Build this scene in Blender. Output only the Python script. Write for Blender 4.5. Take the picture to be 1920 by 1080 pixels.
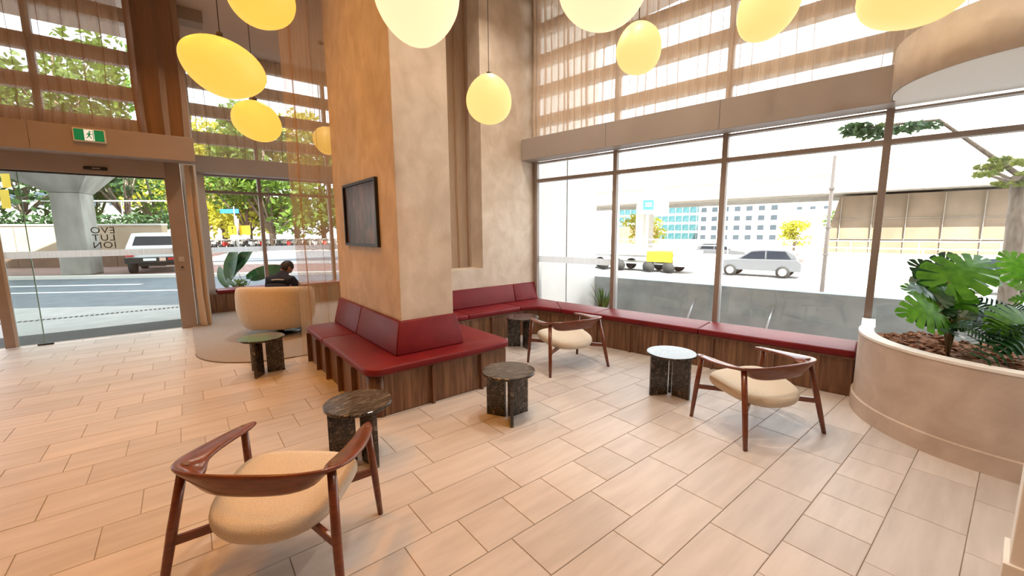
import bpy, bmesh, math, random
from mathutils import Vector, Matrix, Euler, noise
random.seed(7)
R = math.radians
scene = bpy.context.scene
col = scene.collection
for o in list(bpy.data.objects): bpy.data.objects.remove(o)

# ---------------------------------------------------------------- camera
FPX = 769.14; AZ = R(51.31); PITCH = R(7.893); ROLL = R(.432); H = 1.6
fwd = Vector((math.cos(PITCH)*math.cos(AZ), math.cos(PITCH)*math.sin(AZ), -math.sin(PITCH)))
rt0 = Vector((math.sin(AZ), -math.cos(AZ), 0)); dn0 = fwd.cross(rt0)
right = rt0*math.cos(ROLL)+dn0*math.sin(ROLL); down = dn0*math.cos(ROLL)-rt0*math.sin(ROLL)
CAM = Vector((0, 0, H))
cam_d = bpy.data.cameras.new('camera'); cam = bpy.data.objects.new('camera', cam_d); col.objects.link(cam)
m = Matrix((right, -down, -fwd)).transposed().to_4x4(); m.translation = CAM
cam.matrix_world = m
cam_d.sensor_width = 36; cam_d.lens = FPX/1920*36; cam_d.clip_start = .05; cam_d.clip_end = 2000
scene.camera = cam
def pt(px, py, d): return CAM+(right*((px-960)/FPX)+down*((py-540)/FPX)+fwd)*d
def atz(px, py, z=0):
    r = right*((px-960)/FPX)+down*((py-540)/FPX)+fwd
    return CAM+r*((z-H)/r.z)

# ---------------------------------------------------------------- light and exposure
scene.view_settings.view_transform = 'Standard'; scene.view_settings.look = 'None'
scene.view_settings.gamma = 1; scene.view_settings.exposure = 0.22
scene.view_settings.use_curve_mapping = False
world = bpy.data.worlds.new('world'); scene.world = world; world.use_nodes = True
bg = world.node_tree.nodes['Background']; bg.inputs[0].default_value = (.88, .94, 1, 1); bg.inputs[1].default_value = 3.9
sd = bpy.data.lights.new('sun', 'SUN'); sd.energy = 22; sd.angle = R(.6); sd.color = (1, .93, .82)
so_ = bpy.data.objects.new('sun', sd); col.objects.link(so_)
so_.rotation_euler = Vector((.455, .455, -.766)).to_track_quat('-Z', 'Y').to_euler(); so_.location = (-20, -20, 40)
scene.cycles.max_bounces = 8; scene.cycles.transparent_max_bounces = 24
scene.cycles.diffuse_bounces = 4; scene.cycles.caustics_reflective = False; scene.cycles.caustics_refractive = False

# ---------------------------------------------------------------- materials
def newmat(name):
    m = bpy.data.materials.new(name); m.use_nodes = True
    nt = m.node_tree; return m, nt, nt.nodes, nt.links, nt.nodes['Principled BSDF']
def mat(name, c1, c2=None, scale=8, rough=.6, stretch=(1, 1, 1), bump=0, bscale=None, metal=0, detail=4, rnd=0, spec=.5, lo=.35, hi=.65, coords='Object', coat=0, dist=0):
    m, nt, N, L, b = newmat(name)
    b.inputs['Roughness'].default_value = rough; b.inputs['Metallic'].default_value = metal
    b.inputs['Specular IOR Level'].default_value = spec
    if coat: b.inputs['Coat Weight'].default_value = coat; b.inputs['Coat Roughness'].default_value = .15
    c2 = c2 or c1
    tc = N.new('ShaderNodeTexCoord'); mp = N.new('ShaderNodeMapping'); mp.inputs['Scale'].default_value = stretch
    L.new(tc.outputs[coords], mp.inputs['Vector'])
    nz = N.new('ShaderNodeTexNoise'); nz.inputs['Scale'].default_value = scale; nz.inputs['Detail'].default_value = detail
    nz.inputs['Distortion'].default_value = dist
    L.new(mp.outputs[0], nz.inputs['Vector'])
    if rnd:
        oi = N.new('ShaderNodeObjectInfo'); va = N.new('ShaderNodeVectorMath'); va.operation = 'SCALE'
        cb = N.new('ShaderNodeCombineXYZ')
        for i in range(3): L.new(oi.outputs['Random'], cb.inputs[i])
        L.new(cb.outputs[0], va.inputs[0]); va.inputs['Scale'].default_value = 37
        ad = N.new('ShaderNodeVectorMath'); L.new(mp.outputs[0], ad.inputs[0]); L.new(va.outputs[0], ad.inputs[1])
        L.new(ad.outputs[0], nz.inputs['Vector'])
    rp = N.new('ShaderNodeValToRGB'); e = rp.color_ramp.elements
    e[0].position = lo; e[1].position = hi; e[0].color = (*c1, 1); e[1].color = (*c2, 1)
    L.new(nz.outputs['Fac'], rp.inputs[0])
    out = rp.outputs[0]
    if rnd:
        hs = N.new('ShaderNodeHueSaturation'); mr = N.new('ShaderNodeMapRange')
        mr.inputs['To Min'].default_value = 1-rnd; mr.inputs['To Max'].default_value = 1+rnd
        L.new(oi.outputs['Random'], mr.inputs['Value']); L.new(mr.outputs[0], hs.inputs['Value'])
        L.new(out, hs.inputs['Color']); out = hs.outputs[0]
    L.new(out, b.inputs['Base Color'])
    if bump:
        n2 = N.new('ShaderNodeTexNoise'); n2.inputs['Scale'].default_value = bscale or scale*4; n2.inputs['Detail'].default_value = 3
        L.new(mp.outputs[0], n2.inputs['Vector'])
        bp = N.new('ShaderNodeBump'); bp.inputs['Strength'].default_value = bump; bp.inputs['Distance'].default_value = .01
        L.new(n2.outputs['Fac'], bp.inputs['Height']); L.new(bp.outputs[0], b.inputs['Normal'])
    return m
def emat(name, c, s):
    m, nt, N, L, b = newmat(name)
    b.inputs['Base Color'].default_value = (*c, 1); b.inputs['Emission Color'].default_value = (*c, 1); b.inputs['Emission Strength'].default_value = s
    return m
def glassmat(name, tint=(1, 1, 1), refl=.06):
    m, nt, N, L, b = newmat(name); N.remove(b)
    t = N.new('ShaderNodeBsdfTransparent'); t.inputs[0].default_value = (*tint, 1)
    g = N.new('ShaderNodeBsdfGlossy'); g.inputs['Roughness'].default_value = .02
    mx = N.new('ShaderNodeMixShader'); mx.inputs[0].default_value = refl
    L.new(t.outputs[0], mx.inputs[1]); L.new(g.outputs[0], mx.inputs[2]); L.new(mx.outputs[0], N['Material Output'].inputs[0])
    return m
def sheermat(name, c, op, trans=.6):
    m, nt, N, L, b = newmat(name); N.remove(b)
    t = N.new('ShaderNodeBsdfTransparent')
    d = N.new('ShaderNodeBsdfDiffuse'); d.inputs[0].default_value = (*c, 1)
    tl = N.new('ShaderNodeBsdfTranslucent'); tl.inputs[0].default_value = (*c, 1)
    m1 = N.new('ShaderNodeMixShader'); m1.inputs[0].default_value = trans
    L.new(d.outputs[0], m1.inputs[1]); L.new(tl.outputs[0], m1.inputs[2])
    tc = N.new('ShaderNodeTexCoord'); mp = N.new('ShaderNodeMapping'); mp.inputs['Scale'].default_value = (60, 60, 2)
    nz = N.new('ShaderNodeTexNoise'); nz.inputs['Scale'].default_value = 1
    L.new(tc.outputs['Object'], mp.inputs[0]); L.new(mp.outputs[0], nz.inputs['Vector'])
    mr = N.new('ShaderNodeMapRange'); mr.inputs['From Min'].default_value = .3; mr.inputs['From Max'].default_value = .7
    mr.inputs['To Min'].default_value = max(0, op-.07); mr.inputs['To Max'].default_value = min(1, op+.07)
    L.new(nz.outputs['Fac'], mr.inputs['Value'])
    mx = N.new('ShaderNodeMixShader'); L.new(mr.outputs[0], mx.inputs[0])
    L.new(t.outputs[0], mx.inputs[1]); L.new(m1.outputs[0], mx.inputs[2]); L.new(mx.outputs[0], N['Material Output'].inputs[0])
    return m
def leafmat(name, c1, c2, rough=.35, tr=.35):
    m = mat(name, c1, c2, 6, rough, coords='Object'); N = m.node_tree.nodes; L = m.node_tree.links; b = N['Principled BSDF']
    tl = N.new('ShaderNodeBsdfTranslucent'); mx = N.new('ShaderNodeMixShader'); mx.inputs[0].default_value = tr
    src = b.inputs['Base Color'].links[0].from_socket; L.new(src, tl.inputs[0])
    L.new(b.outputs[0], mx.inputs[1]); L.new(tl.outputs[0], mx.inputs[2]); L.new(mx.outputs[0], N['Material Output'].inputs[0])
    return m
M = {}
M['tile'] = mat('floor_tile', (.51, .462, .43), (.585, .535, .505), 2.2, .40, (1, 7, 1), spec=.35, rnd=.075, bump=.03, bscale=30)
M['grout'] = mat('grout', (.37, .30, .25), (.43, .355, .30), 20, .9)
M['plaster'] = mat('plaster', (.605, .505, .40), (.73, .63, .53), 5.0, .75, (1, 1, .8), bump=.2, bscale=22, detail=10, lo=.34, hi=.66, dist=.5)
M['planter'] = mat('planter_render', (.465, .37, .31), (.59, .49, .42), 4, .7, bump=.15, bscale=30, detail=10, lo=.35, hi=.65, dist=.5)
M['paint'] = mat('beam_paint', (.365, .315, .285), (.385, .33, .30), 4, .55)
M['ceil'] = mat('ceiling_paint', (.66, .56, .49), (.68, .58, .51), 2, .8)
M['white'] = mat('white_paint', (.78, .75, .71), (.82, .79, .75), 3, .6)
M['soffit'] = mat('soffit_white', (.86, .84, .81), None, 3, .6)
M['walnut'] = mat('walnut', (.105, .045, .020), (.25, .125, .062), 2.2, .42, (16, 16, .9), bump=.05, detail=6, dist=.6)
M['walnut_edge'] = mat('walnut_edge', (.12, .052, .026), (.20, .095, .05), 3, .45, (10, 10, 1))
M['teak'] = mat('chair_wood', (.115, .026, .009), (.18, .043, .015), 5, .28, (3, 3, 12), detail=5, coat=.35, dist=.4)
M['leather'] = mat('burgundy_leather', (.150, .007, .010), (.188, .010, .013), 5, .46, bump=.08, bscale=140, spec=.28)
M['seam'] = mat('dark_seam', (.07, .006, .007), None, 5, .6)
M['cream'] = mat('cream_fabric', (.55, .48, .385), (.64, .565, .46), 190, .9, bump=.25, bscale=160, detail=2)
M['boucle'] = mat('beige_boucle', (.66, .56, .43), (.76, .66, .53), 60, .95, bump=.35, bscale=120)
def marble():
    m = mat('black_marble', (.010, .009, .009), (.055, .045, .038), 9, .14, (1, 1, 1), detail=8, dist=1.2)
    N = m.node_tree.nodes; L = m.node_tree.links; b = N['Principled BSDF']
    wv = N.new('ShaderNodeTexNoise'); wv.inputs['Scale'].default_value = 55; wv.inputs['Detail'].default_value = 9; wv.inputs['Distortion'].default_value = 1.5
    mp = N.new('ShaderNodeMapping'); mp.inputs['Rotation'].default_value = (.6, .5, .6); mp.inputs['Scale'].default_value = (1.5, .16, .6)
    tc = N.new('ShaderNodeTexCoord'); L.new(tc.outputs['Object'], mp.inputs[0]); L.new(mp.outputs[0], wv.inputs['Vector'])
    rp = N.new('ShaderNodeValToRGB'); e = rp.color_ramp.elements; e[0].position = .52; e[1].position = .68
    e[0].color = (0, 0, 0, 1); e[1].color = (1, 1, 1, 1); L.new(wv.outputs['Fac'], rp.inputs[0])
    mx = N.new('ShaderNodeMix'); mx.data_type = 'RGBA'; L.new(rp.outputs[0], mx.inputs[0])
    src = b.inputs['Base Color'].links[0].from_socket; L.new(src, mx.inputs[6]); mx.inputs[7].default_value = (.20, .165, .135, 1)
    L.new(mx.outputs[2], b.inputs['Base Color']); return m
M['marble'] = marble()
M['bronze'] = mat('frame_bronze', (.30, .245, .215), (.33, .27, .235), 6, .5)
M['louvre'] = mat('louvre_paint', (.62, .54, .47), None, 6, .5)
M['alu'] = mat('frame_silver', (.55, .53, .52), None, 6, .35, metal=.5)
M['gasket'] = mat('gasket', (.03, .028, .028), None, 6, .6)
M['glass'] = glassmat('window_glass', (.97, .985, .98), .05)
M['dglass'] = glassmat('door_glass', (.90, .96, .95), .06)
M['gedge'] = mat('glass_edge', (.25, .42, .38), None, 6, .2)
M['frost'] = sheermat('frosted_band', (.86, .88, .90), .78, .5)
M['sheer'] = sheermat('sheer_tan', (.86, .71, .57), .54, .28)
M['sheer2'] = sheermat('sheer_brown', (.60, .40, .25), .50, .55)
M['sheer3'] = sheermat('sheer_divider', (.66, .44, .25), .50, .5)
M['drape'] = mat('brown_drape', (.34, .225, .155), (.40, .27, .19), 4, .9, (30, 30, .6))
M['cdrape'] = mat('cream_drape', (.60, .49, .38), (.66, .55, .44), 4, .9, (30, 30, .6))
M['rug'] = mat('grey_carpet', (.27, .24, .215), (.40, .36, .33), 160, .95, bump=.3, bscale=200)
M['rugedge'] = mat('carpet_edge', (.22, .19, .165), None, 20, .95)
M['black'] = mat('black_plastic', (.012, .012, .013), None, 6, .4)
M['green'] = emat('exit_green', (0.0, .23, .085), .35)
M['signwhite'] = emat('exit_white', (.85, .88, .84), .5)
M['cord'] = mat('lamp_cord', (.03, .022, .018), None, 5, .6)
M['metal'] = mat('steel', (.5, .5, .5), None, 5, .35, metal=.8)
M['mulch'] = mat('bark_mulch', (.13, .048, .02), (.34, .145, .06), 22, .95, bump=.5)
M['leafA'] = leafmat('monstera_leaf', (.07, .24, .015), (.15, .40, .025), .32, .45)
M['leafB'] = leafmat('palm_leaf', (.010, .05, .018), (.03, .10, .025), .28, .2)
M['leafC'] = leafmat('paradise_leaf', (.012, .055, .012), (.03, .10, .02), .35, .25)
M['stem'] = mat('plant_stem', (.10, .065, .02), (.16, .12, .04), 20, .6)
M['rib'] = mat('leaf_rib', (.12, .24, .05), None, 10, .5)
# outside
M['conc'] = mat('concrete', (.22, .20, .175), (.36, .33, .295), 1.6, .85, (1, 1, .35), bump=.1, detail=9)
M['conc_tan'] = mat('tan_concrete', (.42, .31, .215), (.48, .37, .265), 1.2, .9, bump=.1)
M['conc_dk'] = mat('shaded_tan_concrete', (.17, .125, .085), (.23, .17, .12), .5, .9)  # tan concrete darkened in colour for the shade under the viaduct
M['conc_lt'] = mat('pale_concrete', (.66, .62, .57), (.74, .70, .65), .6, .9)
M['asphalt'] = mat('asphalt', (.085, .10, .12), (.12, .135, .155), 3, .8)
M['asphalt_l'] = mat('glare_asphalt', (.42, .41, .40), (.48, .47, .45), 1, .85)  # asphalt colour brightened so the sunlit motorway burns out to white
M['line'] = mat('road_paint', (.82, .82, .80), None, 3, .7)
M['path'] = mat('pale_paving', (.30, .28, .27), (.36, .335, .32), 3, .8)
M['brickpath'] = mat('red_paving', (.20, .11, .095), (.25, .15, .13), 4, .85)
M['ash'] = mat('grey_rough_wall', (.30, .345, .365), (.43, .475, .49), 2.5, .9, bump=.3, detail=10)
M['mat'] = mat('entrance_mat', (.012, .012, .013), (.025, .023, .023), 60, .9)
M['carwhite'] = mat('white_car_paint', (.80, .81, .82), None, 4, .25, coat=.5)
M['cargrey'] = mat('grey_car_paint', (.10, .105, .115), None, 4, .25, coat=.5)
M['carglass'] = mat('car_glass', (.015, .02, .03), None, 4, .08)
M['tyre'] = mat('tyre_rubber', (.018, .018, .018), None, 8, .8)
M['tail'] = mat('tail_light', (.55, .02, .015), None, 8, .3)
M['yellow'] = mat('sign_yellow', (.85, .55, .01), None, 8, .5)
M['blue'] = mat('sign_blue', (.02, .16, .50), None, 8, .5)
M['bark'] = mat('tree_bark', (.13, .09, .065), (.22, .17, .13), 12, .9, (1, 1, .3))
M['treeA'] = leafmat('tree_leaf_green', (.05, .12, .015), (.17, .27, .03), .5, .4)
M['treeB'] = leafmat('tree_leaf_yellow', (.34, .36, .03), (.62, .56, .08), .5, .5)
M['treeF'] = leafmat('feathery_leaf', (.10, .14, .015), (.26, .28, .04), .5, .4)
M['treeC'] = leafmat('tree_leaf_dark', (.02, .055, .018), (.06, .12, .03), .5, .3)
M['bglass'] = mat('building_glass', (.02, .085, .10), (.05, .13, .145), 1, .2)
M['bwin'] = mat('building_window', (.04, .055, .07), None, 1, .2)
M['redbrick'] = mat('red_shed', (.42, .14, .10), None, 1, .8)
M['wall_shade'] = mat('shaded_wall_brown', (.15, .085, .055), (.20, .115, .075), 3, .9)  # brown that stands for shade at the foot of the retaining wall
M['pink'] = mat('pink_render', (.66, .46, .38), None, 1, .8)
M['skin'] = mat('skin', (.42, .21, .13), None, 8, .55)
M['hair'] = mat('hair', (.012, .008, .006), (.03, .02, .015), 40, .6)
M['navy'] = mat('navy_cloth', (.008, .010, .028), (.014, .017, .04), 30, .85)
M['reflect'] = mat('reflective_tape', (.45, .47, .50), None, 30, .4)
M['trouser'] = mat('dark_trousers', (.012, .012, .018), None, 30, .85)

# ---------------------------------------------------------------- mesh helpers
class MB:
    def __init__(s): s.v = []; s.f = []; s.sm = []
    def add(s, vs, fs, smooth=False):
        k = len(s.v); s.v += [tuple(v) for v in vs]
        for f in fs: s.f.append([i+k for i in f]); s.sm.append(smooth)
        return s
    def hexa(s, p):
        return s.add(p, [(0, 3, 2, 1), (4, 5, 6, 7), (0, 1, 5, 4), (1, 2, 6, 5), (2, 3, 7, 6), (3, 0, 4, 7)])
    def box(s, a0, a1, b0, b1, c0, c1, fr=None):
        fr = fr or (lambda a, b, c: (a, b, c))
        return s.hexa([fr(a0, b0, c0), fr(a1, b0, c0), fr(a1, b1, c0), fr(a0, b1, c0), fr(a0, b0, c1), fr(a1, b0, c1), fr(a1, b1, c1), fr(a0, b1, c1)])
    def prism(s, poly, z0, z1, fr=None):
        fr = fr or (lambda a, b, c: (a, b, c)); n = len(poly)
        vs = [fr(x, y, z0) for x, y in poly]+[fr(x, y, z1) for x, y in poly]
        return s.add(vs, [tuple(range(n))[::-1], tuple(range(n, 2*n))]+[(i, (i+1) % n, n+(i+1) % n, n+i) for i in range(n)])
    def loops(s, L, cap=True, close=True, smooth=True):
        n = len(L[0]); vs = [p for l in L for p in l]; fs = []
        for j in range(len(L)-1):
            for i in range(n if close else n-1):
                fs.append((j*n+i, j*n+(i+1) % n, (j+1)*n+(i+1) % n, (j+1)*n+i))
        if cap: fs += [tuple(range(n))[::-1], tuple(range((len(L)-1)*n, len(L)*n))]
        return s.add(vs, fs, smooth)
    def tube(s, pts, rad, seg=8, smooth=True):
        pts = [Vector(p) for p in pts]; L = []
        if not hasattr(rad, '__len__'): rad = [rad]*len(pts)
        u = None
        for i, p in enumerate(pts):
            t = (pts[min(i+1, len(pts)-1)]-pts[max(i-1, 0)]).normalized()
            if u is None: u = t.orthogonal().normalized()
            u = (u-t*u.dot(t)).normalized(); w = t.cross(u)
            L.append([p+(u*math.cos(2*math.pi*k/seg)+w*math.sin(2*math.pi*k/seg))*rad[i] for k in range(seg)])
        return s.loops(L, smooth=smooth)
    def build(s, name, m, parent=None, keep=True, bevel=0, seg=2, smooth=None):
        me = bpy.data.meshes.new(name); me.from_pydata(s.v, [], s.f)
        for p, q in zip(me.polygons, s.sm): p.use_smooth = q if smooth is None else smooth
        bm = bmesh.new(); bm.from_mesh(me); bmesh.ops.recalc_face_normals(bm, faces=bm.faces); bm.to_mesh(me); bm.free()
        me.materials.append(m)
        o = bpy.data.objects.new(name, me); col.objects.link(o)
        if parent:
            o.parent = parent
            if keep: o.matrix_parent_inverse = mw(parent).inverted()
        if bevel:
            b = o.modifiers.new('bevel', 'BEVEL'); b.width = bevel; b.segments = seg; b.limit_method = 'ANGLE'; b.angle_limit = R(40)
            b.harden_normals = False
        return o
def mw(o):
    m = Matrix.LocRotScale(o.location, o.rotation_euler, o.scale)
    return mw(o.parent) @ o.matrix_parent_inverse @ m if o.parent else m
def tag(o, label, cat, group=None, kind=None):
    o['label'] = label; o['category'] = cat
    if group: o['group'] = group
    if kind: o['kind'] = kind
    return o
def thing(name, label, cat, loc=(0, 0, 0), rz=0, group=None, kind=None):
    o = bpy.data.objects.new(name, None); col.objects.link(o); o.location = loc; o.rotation_euler = (0, 0, rz)
    o.empty_display_size = .1
    return tag(o, label, cat, group, kind)
def struct(o, label, cat): return tag(o, label, cat, kind='structure')
def copy_tree(o, parent=None):
    c = o.copy(); col.objects.link(c)
    if parent: c.parent = parent
    for ch in o.children: copy_tree(ch, c)
    return c
def inst(o, name, parent, mtx):
    c = bpy.data.objects.new(name, o); col.objects.link(c); c.parent = parent; c.matrix_local = mtx; return c
def text(name, body, size, m, mtx, parent=None, ext=.002, align='CENTER', spacing=1.0, line=1.0):
    cu = bpy.data.curves.new(name, 'FONT'); cu.body = body; cu.size = size; cu.extrude = ext; cu.align_x = align; cu.align_y = 'CENTER'
    cu.space_character = spacing; cu.space_line = line
    tmp = bpy.data.objects.new(name+'_t', cu); col.objects.link(tmp)
    dg = bpy.context.evaluated_depsgraph_get(); me = bpy.data.meshes.new_from_object(tmp.evaluated_get(dg))
    bpy.data.objects.remove(tmp); bpy.data.curves.remove(cu)
    me.transform(mtx); me.materials.clear(); me.materials.append(m); me.name = name
    o = bpy.data.objects.new(name, me); col.objects.link(o)
    if parent: o.parent = parent; o.matrix_parent_inverse = mw(parent).inverted()
    return o

# right window wall frame: s along the wall (towards the back wall), o outwards, z up
WA = R(99.3); WD = Vector((math.cos(WA), math.sin(WA), 0)); WN = Vector((math.sin(WA), -math.cos(WA), 0)); WP = Vector((5.063, 2.812, 0))
def W(s, o, z): return WP+WD*s+WN*o+Vector((0, 0, z))
# street beyond the door: t along the street, p across it
ST = Vector((.839, -.545, 0)); SP = Vector((.545, .839, 0)); SE = Vector((-.23, 12.85, 0))
def S(t, p, z): return SE+ST*t+SP*p+Vector((0, 0, z))

CEIL = 5.25; DW = 8.9; W2 = 10.62; BW = 5.25
# ================================================================ SETTING
# ---- floor and its tiles
fl = MB().prism([(-4.2, -2.6), (6.2, -2.6), (4.1, W2+.1), (.2, W2+.1), (.2, DW+.12), (-4.2, DW+.12)], -.25, -.006).build('floor', M['grout'])
struct(fl, 'pale beige stone tiled lobby floor with running joints', 'floor')
PITX = .6285; OFF = {2: .29, 3: .45, 0: .61, 1: .14}
tiles = []
def in_room(x, y):
    if y > DW-.0: return False
    return (Vector((x, y, 0))-WP).dot(WN) < .05
for k in range(-9, 30):
    y0 = .035+.3*k; y1 = y0+.3
    if y0 > DW-.02: break
    pit = PITX/2 if k % 4 == 1 else PITX
    x0 = OFF[k % 4]+.0065*(k-8)
    for j in range(-16, 34):
        a = x0+j*pit; b = a+pit
        if b < -4.1 or a > 6: continue
        if a < -4.1: a = -4.1
        yy1 = min(y1, DW)
        if not (in_room(a+.02, (y0+y1)/2)): continue
        if (Vector((b, (y0+y1)/2, 0))-WP).dot(WN) > .06: b = a+max(.06, (b-a)-((Vector((b, (y0+y1)/2, 0))-WP).dot(WN)-.06))
        tiles.append((a, b, y0, yy1))
def px_area(t):
    pts = []
    for x, y in ((t[0], t[2]), (t[1], t[2]), (t[1], t[3]), (t[0], t[3])):
        d = Vector((x, y, 0))-CAM; z = d.dot(fwd)
        if z < .3: return 0
        pts.append((960+FPX*d.dot(right)/z, 540+FPX*d.dot(down)/z))
    cx = sum(p[0] for p in pts)/4; cy = sum(p[1] for p in pts)/4
    if not (-60 < cx < 1960 and -60 < cy < 1130): return 0
    cxw = (t[0]+t[1])/2; cyw = (t[2]+t[3])/2
    if 1.2 < cxw < 2.6 and 3.4 < cyw < 5.3: return 0      # under the column bench
    if cxw > 1.9 and cyw > 4.9: return 0
    if cxw > .6 and cyw > 6.2: return 0
    return abs(sum(pts[i][0]*pts[(i+1) % 4][1]-pts[(i+1) % 4][0]*pts[i][1] for i in range(4)))/2
tiles.sort(key=px_area, reverse=True)
G = .002; shared = {}
rest = MB()
for i, (a, b, y0, y1) in enumerate(tiles):
    if i < 300 and px_area((a, b, y0, y1)) > 0:
        key = (round(b-a, 3), round(y1-y0, 3))
        if key not in shared:
            w, h = key[0]/2-G, key[1]/2-G; c = .0025
            mb = MB().loops([[(-w, -h, -.01), (w, -h, -.01), (w, h, -.01), (-w, h, -.01)], [(-w, -h, -c*.6), (w, -h, -c*.6), (w, h, -c*.6), (-w, h, -c*.6)], [(-w+c, -h+c, 0), (w-c, -h+c, 0), (w-c, h-c, 0), (-w+c, h-c, 0)]], smooth=False)
            o = mb.build('tile', M['tile'], fl); shared[key] = o.data
        else:
            o = bpy.data.objects.new('tile', shared[key]); col.objects.link(o); o.parent = fl
        o.location = ((a+b)/2, (y0+y1)/2, 0)
    else: rest.box(a+G, b-G, y0+G, y1-G, -.01, 0)
rest.build('tile_field', M['tile'], fl)['kind'] = 'stuff'

# ---- ceiling, walls
cl = MB().box(-4.3, 6.6, -2.8, W2+.4, CEIL, CEIL+.3).build('ceiling', M['ceil']); struct(cl, 'plain pale painted lobby ceiling', 'ceiling')
def wall(name, label, polys, m, bev=0):
    mb = MB()
    for b in polys: mb.box(*b)
    return struct(mb.build(name, m, bevel=bev), label, 'wall')
# back wall with the tall slot
SX0, SX1, SZ = 2.75, 3.63, 1.03
wall('wall_back', 'textured beige plaster wall with a tall slot above the red backrest', [(2.14, SX0, BW, BW+.32, 0, CEIL), (SX1, 4.60, BW, BW+.32, 0, CEIL), (SX0, SX1, BW, BW+.32, 0, SZ)], M['plaster'])
MB().prism([(4.60, BW), (4.735, BW), (4.69, BW+.32), (4.60, BW+.32)], 0, CEIL).build('corner_infill', M['plaster'], bpy.data.objects['wall_back'])
CX0, CX1, CY0, CY1 = 1.572, 2.145, 3.66, 5.57
wall('wall_column', 'big square beige plaster column rising from the red seat', [(CX0, CX1, CY0, CY1, 0, CEIL)], M['plaster'], .006)
wall('wall_right', 'white wall end beside the curved planter', [(2.80, 3.02, -2.6, -.10, 0, CEIL)], M['white'], .005)
bb = MB().box(2.782, 3.038, -2.6, -.082, 0, .09).build('baseboard_right', M['white'], bevel=.004); struct(bb, 'white skirting around the white wall end', 'baseboard')
wall('wall_left', 'plain beige wall of the lobby away from the street', [(-4.3, -4.1, -2.6, DW+.2, 0, CEIL)], M['plaster'])
wall('wall_rear', 'plain beige lobby wall facing the column', [(-4.3, 6.4, -2.8, -2.6, 0, CEIL)], M['plaster'])
wall('wall_return', 'pale grey return wall beside the niche window', [(.10, .31, DW+.12, W2+.1, 0, CEIL)], M['white'])
wall('wall_niche', 'plain wall closing the niche with the carpet', [(4.45, 4.65, BW+.32, W2+.1, 0, CEIL)], M['plaster'])
# upper storeys of the building, which shade the street
ub = MB().prism([(-30, -25), (7.6, -25), (3.5, W2+.35), (.2, W2+.35), (.2, DW+.35), (-30, DW+.35)], CEIL+.3, 32).build('wall_upper_storeys', M['conc_lt']); struct(ub, 'upper storeys of the building above the lobby', 'building')
MB().box(-30, -4.3, -25, DW+.3, -.3, CEIL+.3).build('ground_storey', M['conc_lt'], ub)

# ---- beams (painted pelmets)
b1 = MB().box(-1.93, 2.47, -.28, -.005, 2.72, 3.045, W).build('trim_1', M['paint'], bevel=.004); struct(b1, 'taupe painted beam above the wide shopfront window', 'beam')
b2 = MB().box(-4.1, .30, 8.42, 8.80, 2.735, 3.10).build('trim_2', M['paint'], bevel=.004); struct(b2, 'taupe painted beam above the sliding entrance door', 'beam')
b3 = MB().box(.31, 4.45, 10.05, 10.35, 2.77, 3.08).build('trim_3', M['paint'], bevel=.004); struct(b3, 'taupe painted beam above the niche window', 'beam')
# joints of the beam panels
for s in (.97, -.465): MB().box(s-.0015, s+.0015, -.2815, -.279, 2.725, 3.04, W).build('panel_joint', M['gasket'], b1)
MB().box(-1.45, -1.447, 8.4185, 8.421, 2.74, 3.095).build('panel_joint', M['gasket'], b2)
blk = MB().box(.28, .62, 8.95, 9.25, 5.06, CEIL).build('trim_5', M['paint']); struct(blk, 'small taupe bulkhead at the ceiling over the side curtain', 'bulkhead')
# ---- curved bulkhead over the planter
poly = []
for i in range(25):
    a = R(90+i*90/24); poly.append((5.12+.87*math.cos(a), .08+.80*math.sin(a)))
wl = [W(-1.87, -.01, 0), W(-4.2, -.01, 0)]
poly = [(wl[0].x, wl[0].y+.0)]+poly+[(4.25, -2.6), (wl[1].x, wl[1].y), ]
cb = MB().prism(poly, 2.73, 3.10).build('trim_4', M['soffit']); struct(cb, 'curved bulkhead with a white soffit above the planter', 'bulkhead')
fa = MB().loops([[(x, y, 2.73) for x, y in poly[1:27]], [(x, y, 3.101) for x, y in poly[1:27]]], cap=False, close=False).build('curved_fascia', M['plaster'], cb)
sol = fa.modifiers.new('s', 'SOLIDIFY'); sol.thickness = .012; sol.offset = 0

# ---- windows
def pane(win, mb, name='pane', m=None): return mb.build(name, m or M['glass'], win)
w1 = thing('window_1', 'wide shopfront window above the red window seat', 'window', W(0, 0, 0), 0, kind='structure')
MS = [2.41, .97, -.465, -1.905, -3.4, -4.9]
for i, s in enumerate(MS):
    MB().box(s-.03, s+.03, -.0, .05, 0, CEIL, W).build('mullion', M['bronze'], w1, bevel=.003)
    MB().box(s-.028, s+.028, .05, .13, 0, CEIL, W).build('mullion_outer', M['alu'], w1)
    MB().box(s-.031, s+.031, .046, .054, 0, CEIL, W).build('gasket', M['gasket'], w1)
for i in range(len(MS)-1):
    a, b = MS[i]-.03, MS[i+1]+.03
    for z0, z1 in ((.36, .43), (2.395, 2.445), (2.695, 2.715), (2.83, 3.04)):
        MB().box(a, b, .005, .10, z0, z1, W).build('transom', M['bronze'], w1)
    for z0, z1 in ((.43, 2.395), (2.445, 2.695), (2.715, 2.83)):
        pane(w1, MB().box(a, b, .055, .065, z0, z1, W))
    MB().box(a, b, .0, .10, 0, .36, W).build('spandrel', M['bronze'], w1)
    MB().box(a, b, .0525, .0545, 1.08, 1.18, W).build('frosted_band', M['frost'], w1) if i == 0 else None
    for z0, z1 in ((3.04, 3.74), (3.74, 4.2), (4.2, 4.66), (4.66, CEIL)): pane(w1, MB().box(a, b, .055, .065, z0, z1, W))
    for z in (3.28, 3.74, 4.20, 4.66, 5.10): MB().box(a, b, .0, .16, z, z+.15, W).build('louvre', M['louvre'], w1)
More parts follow.
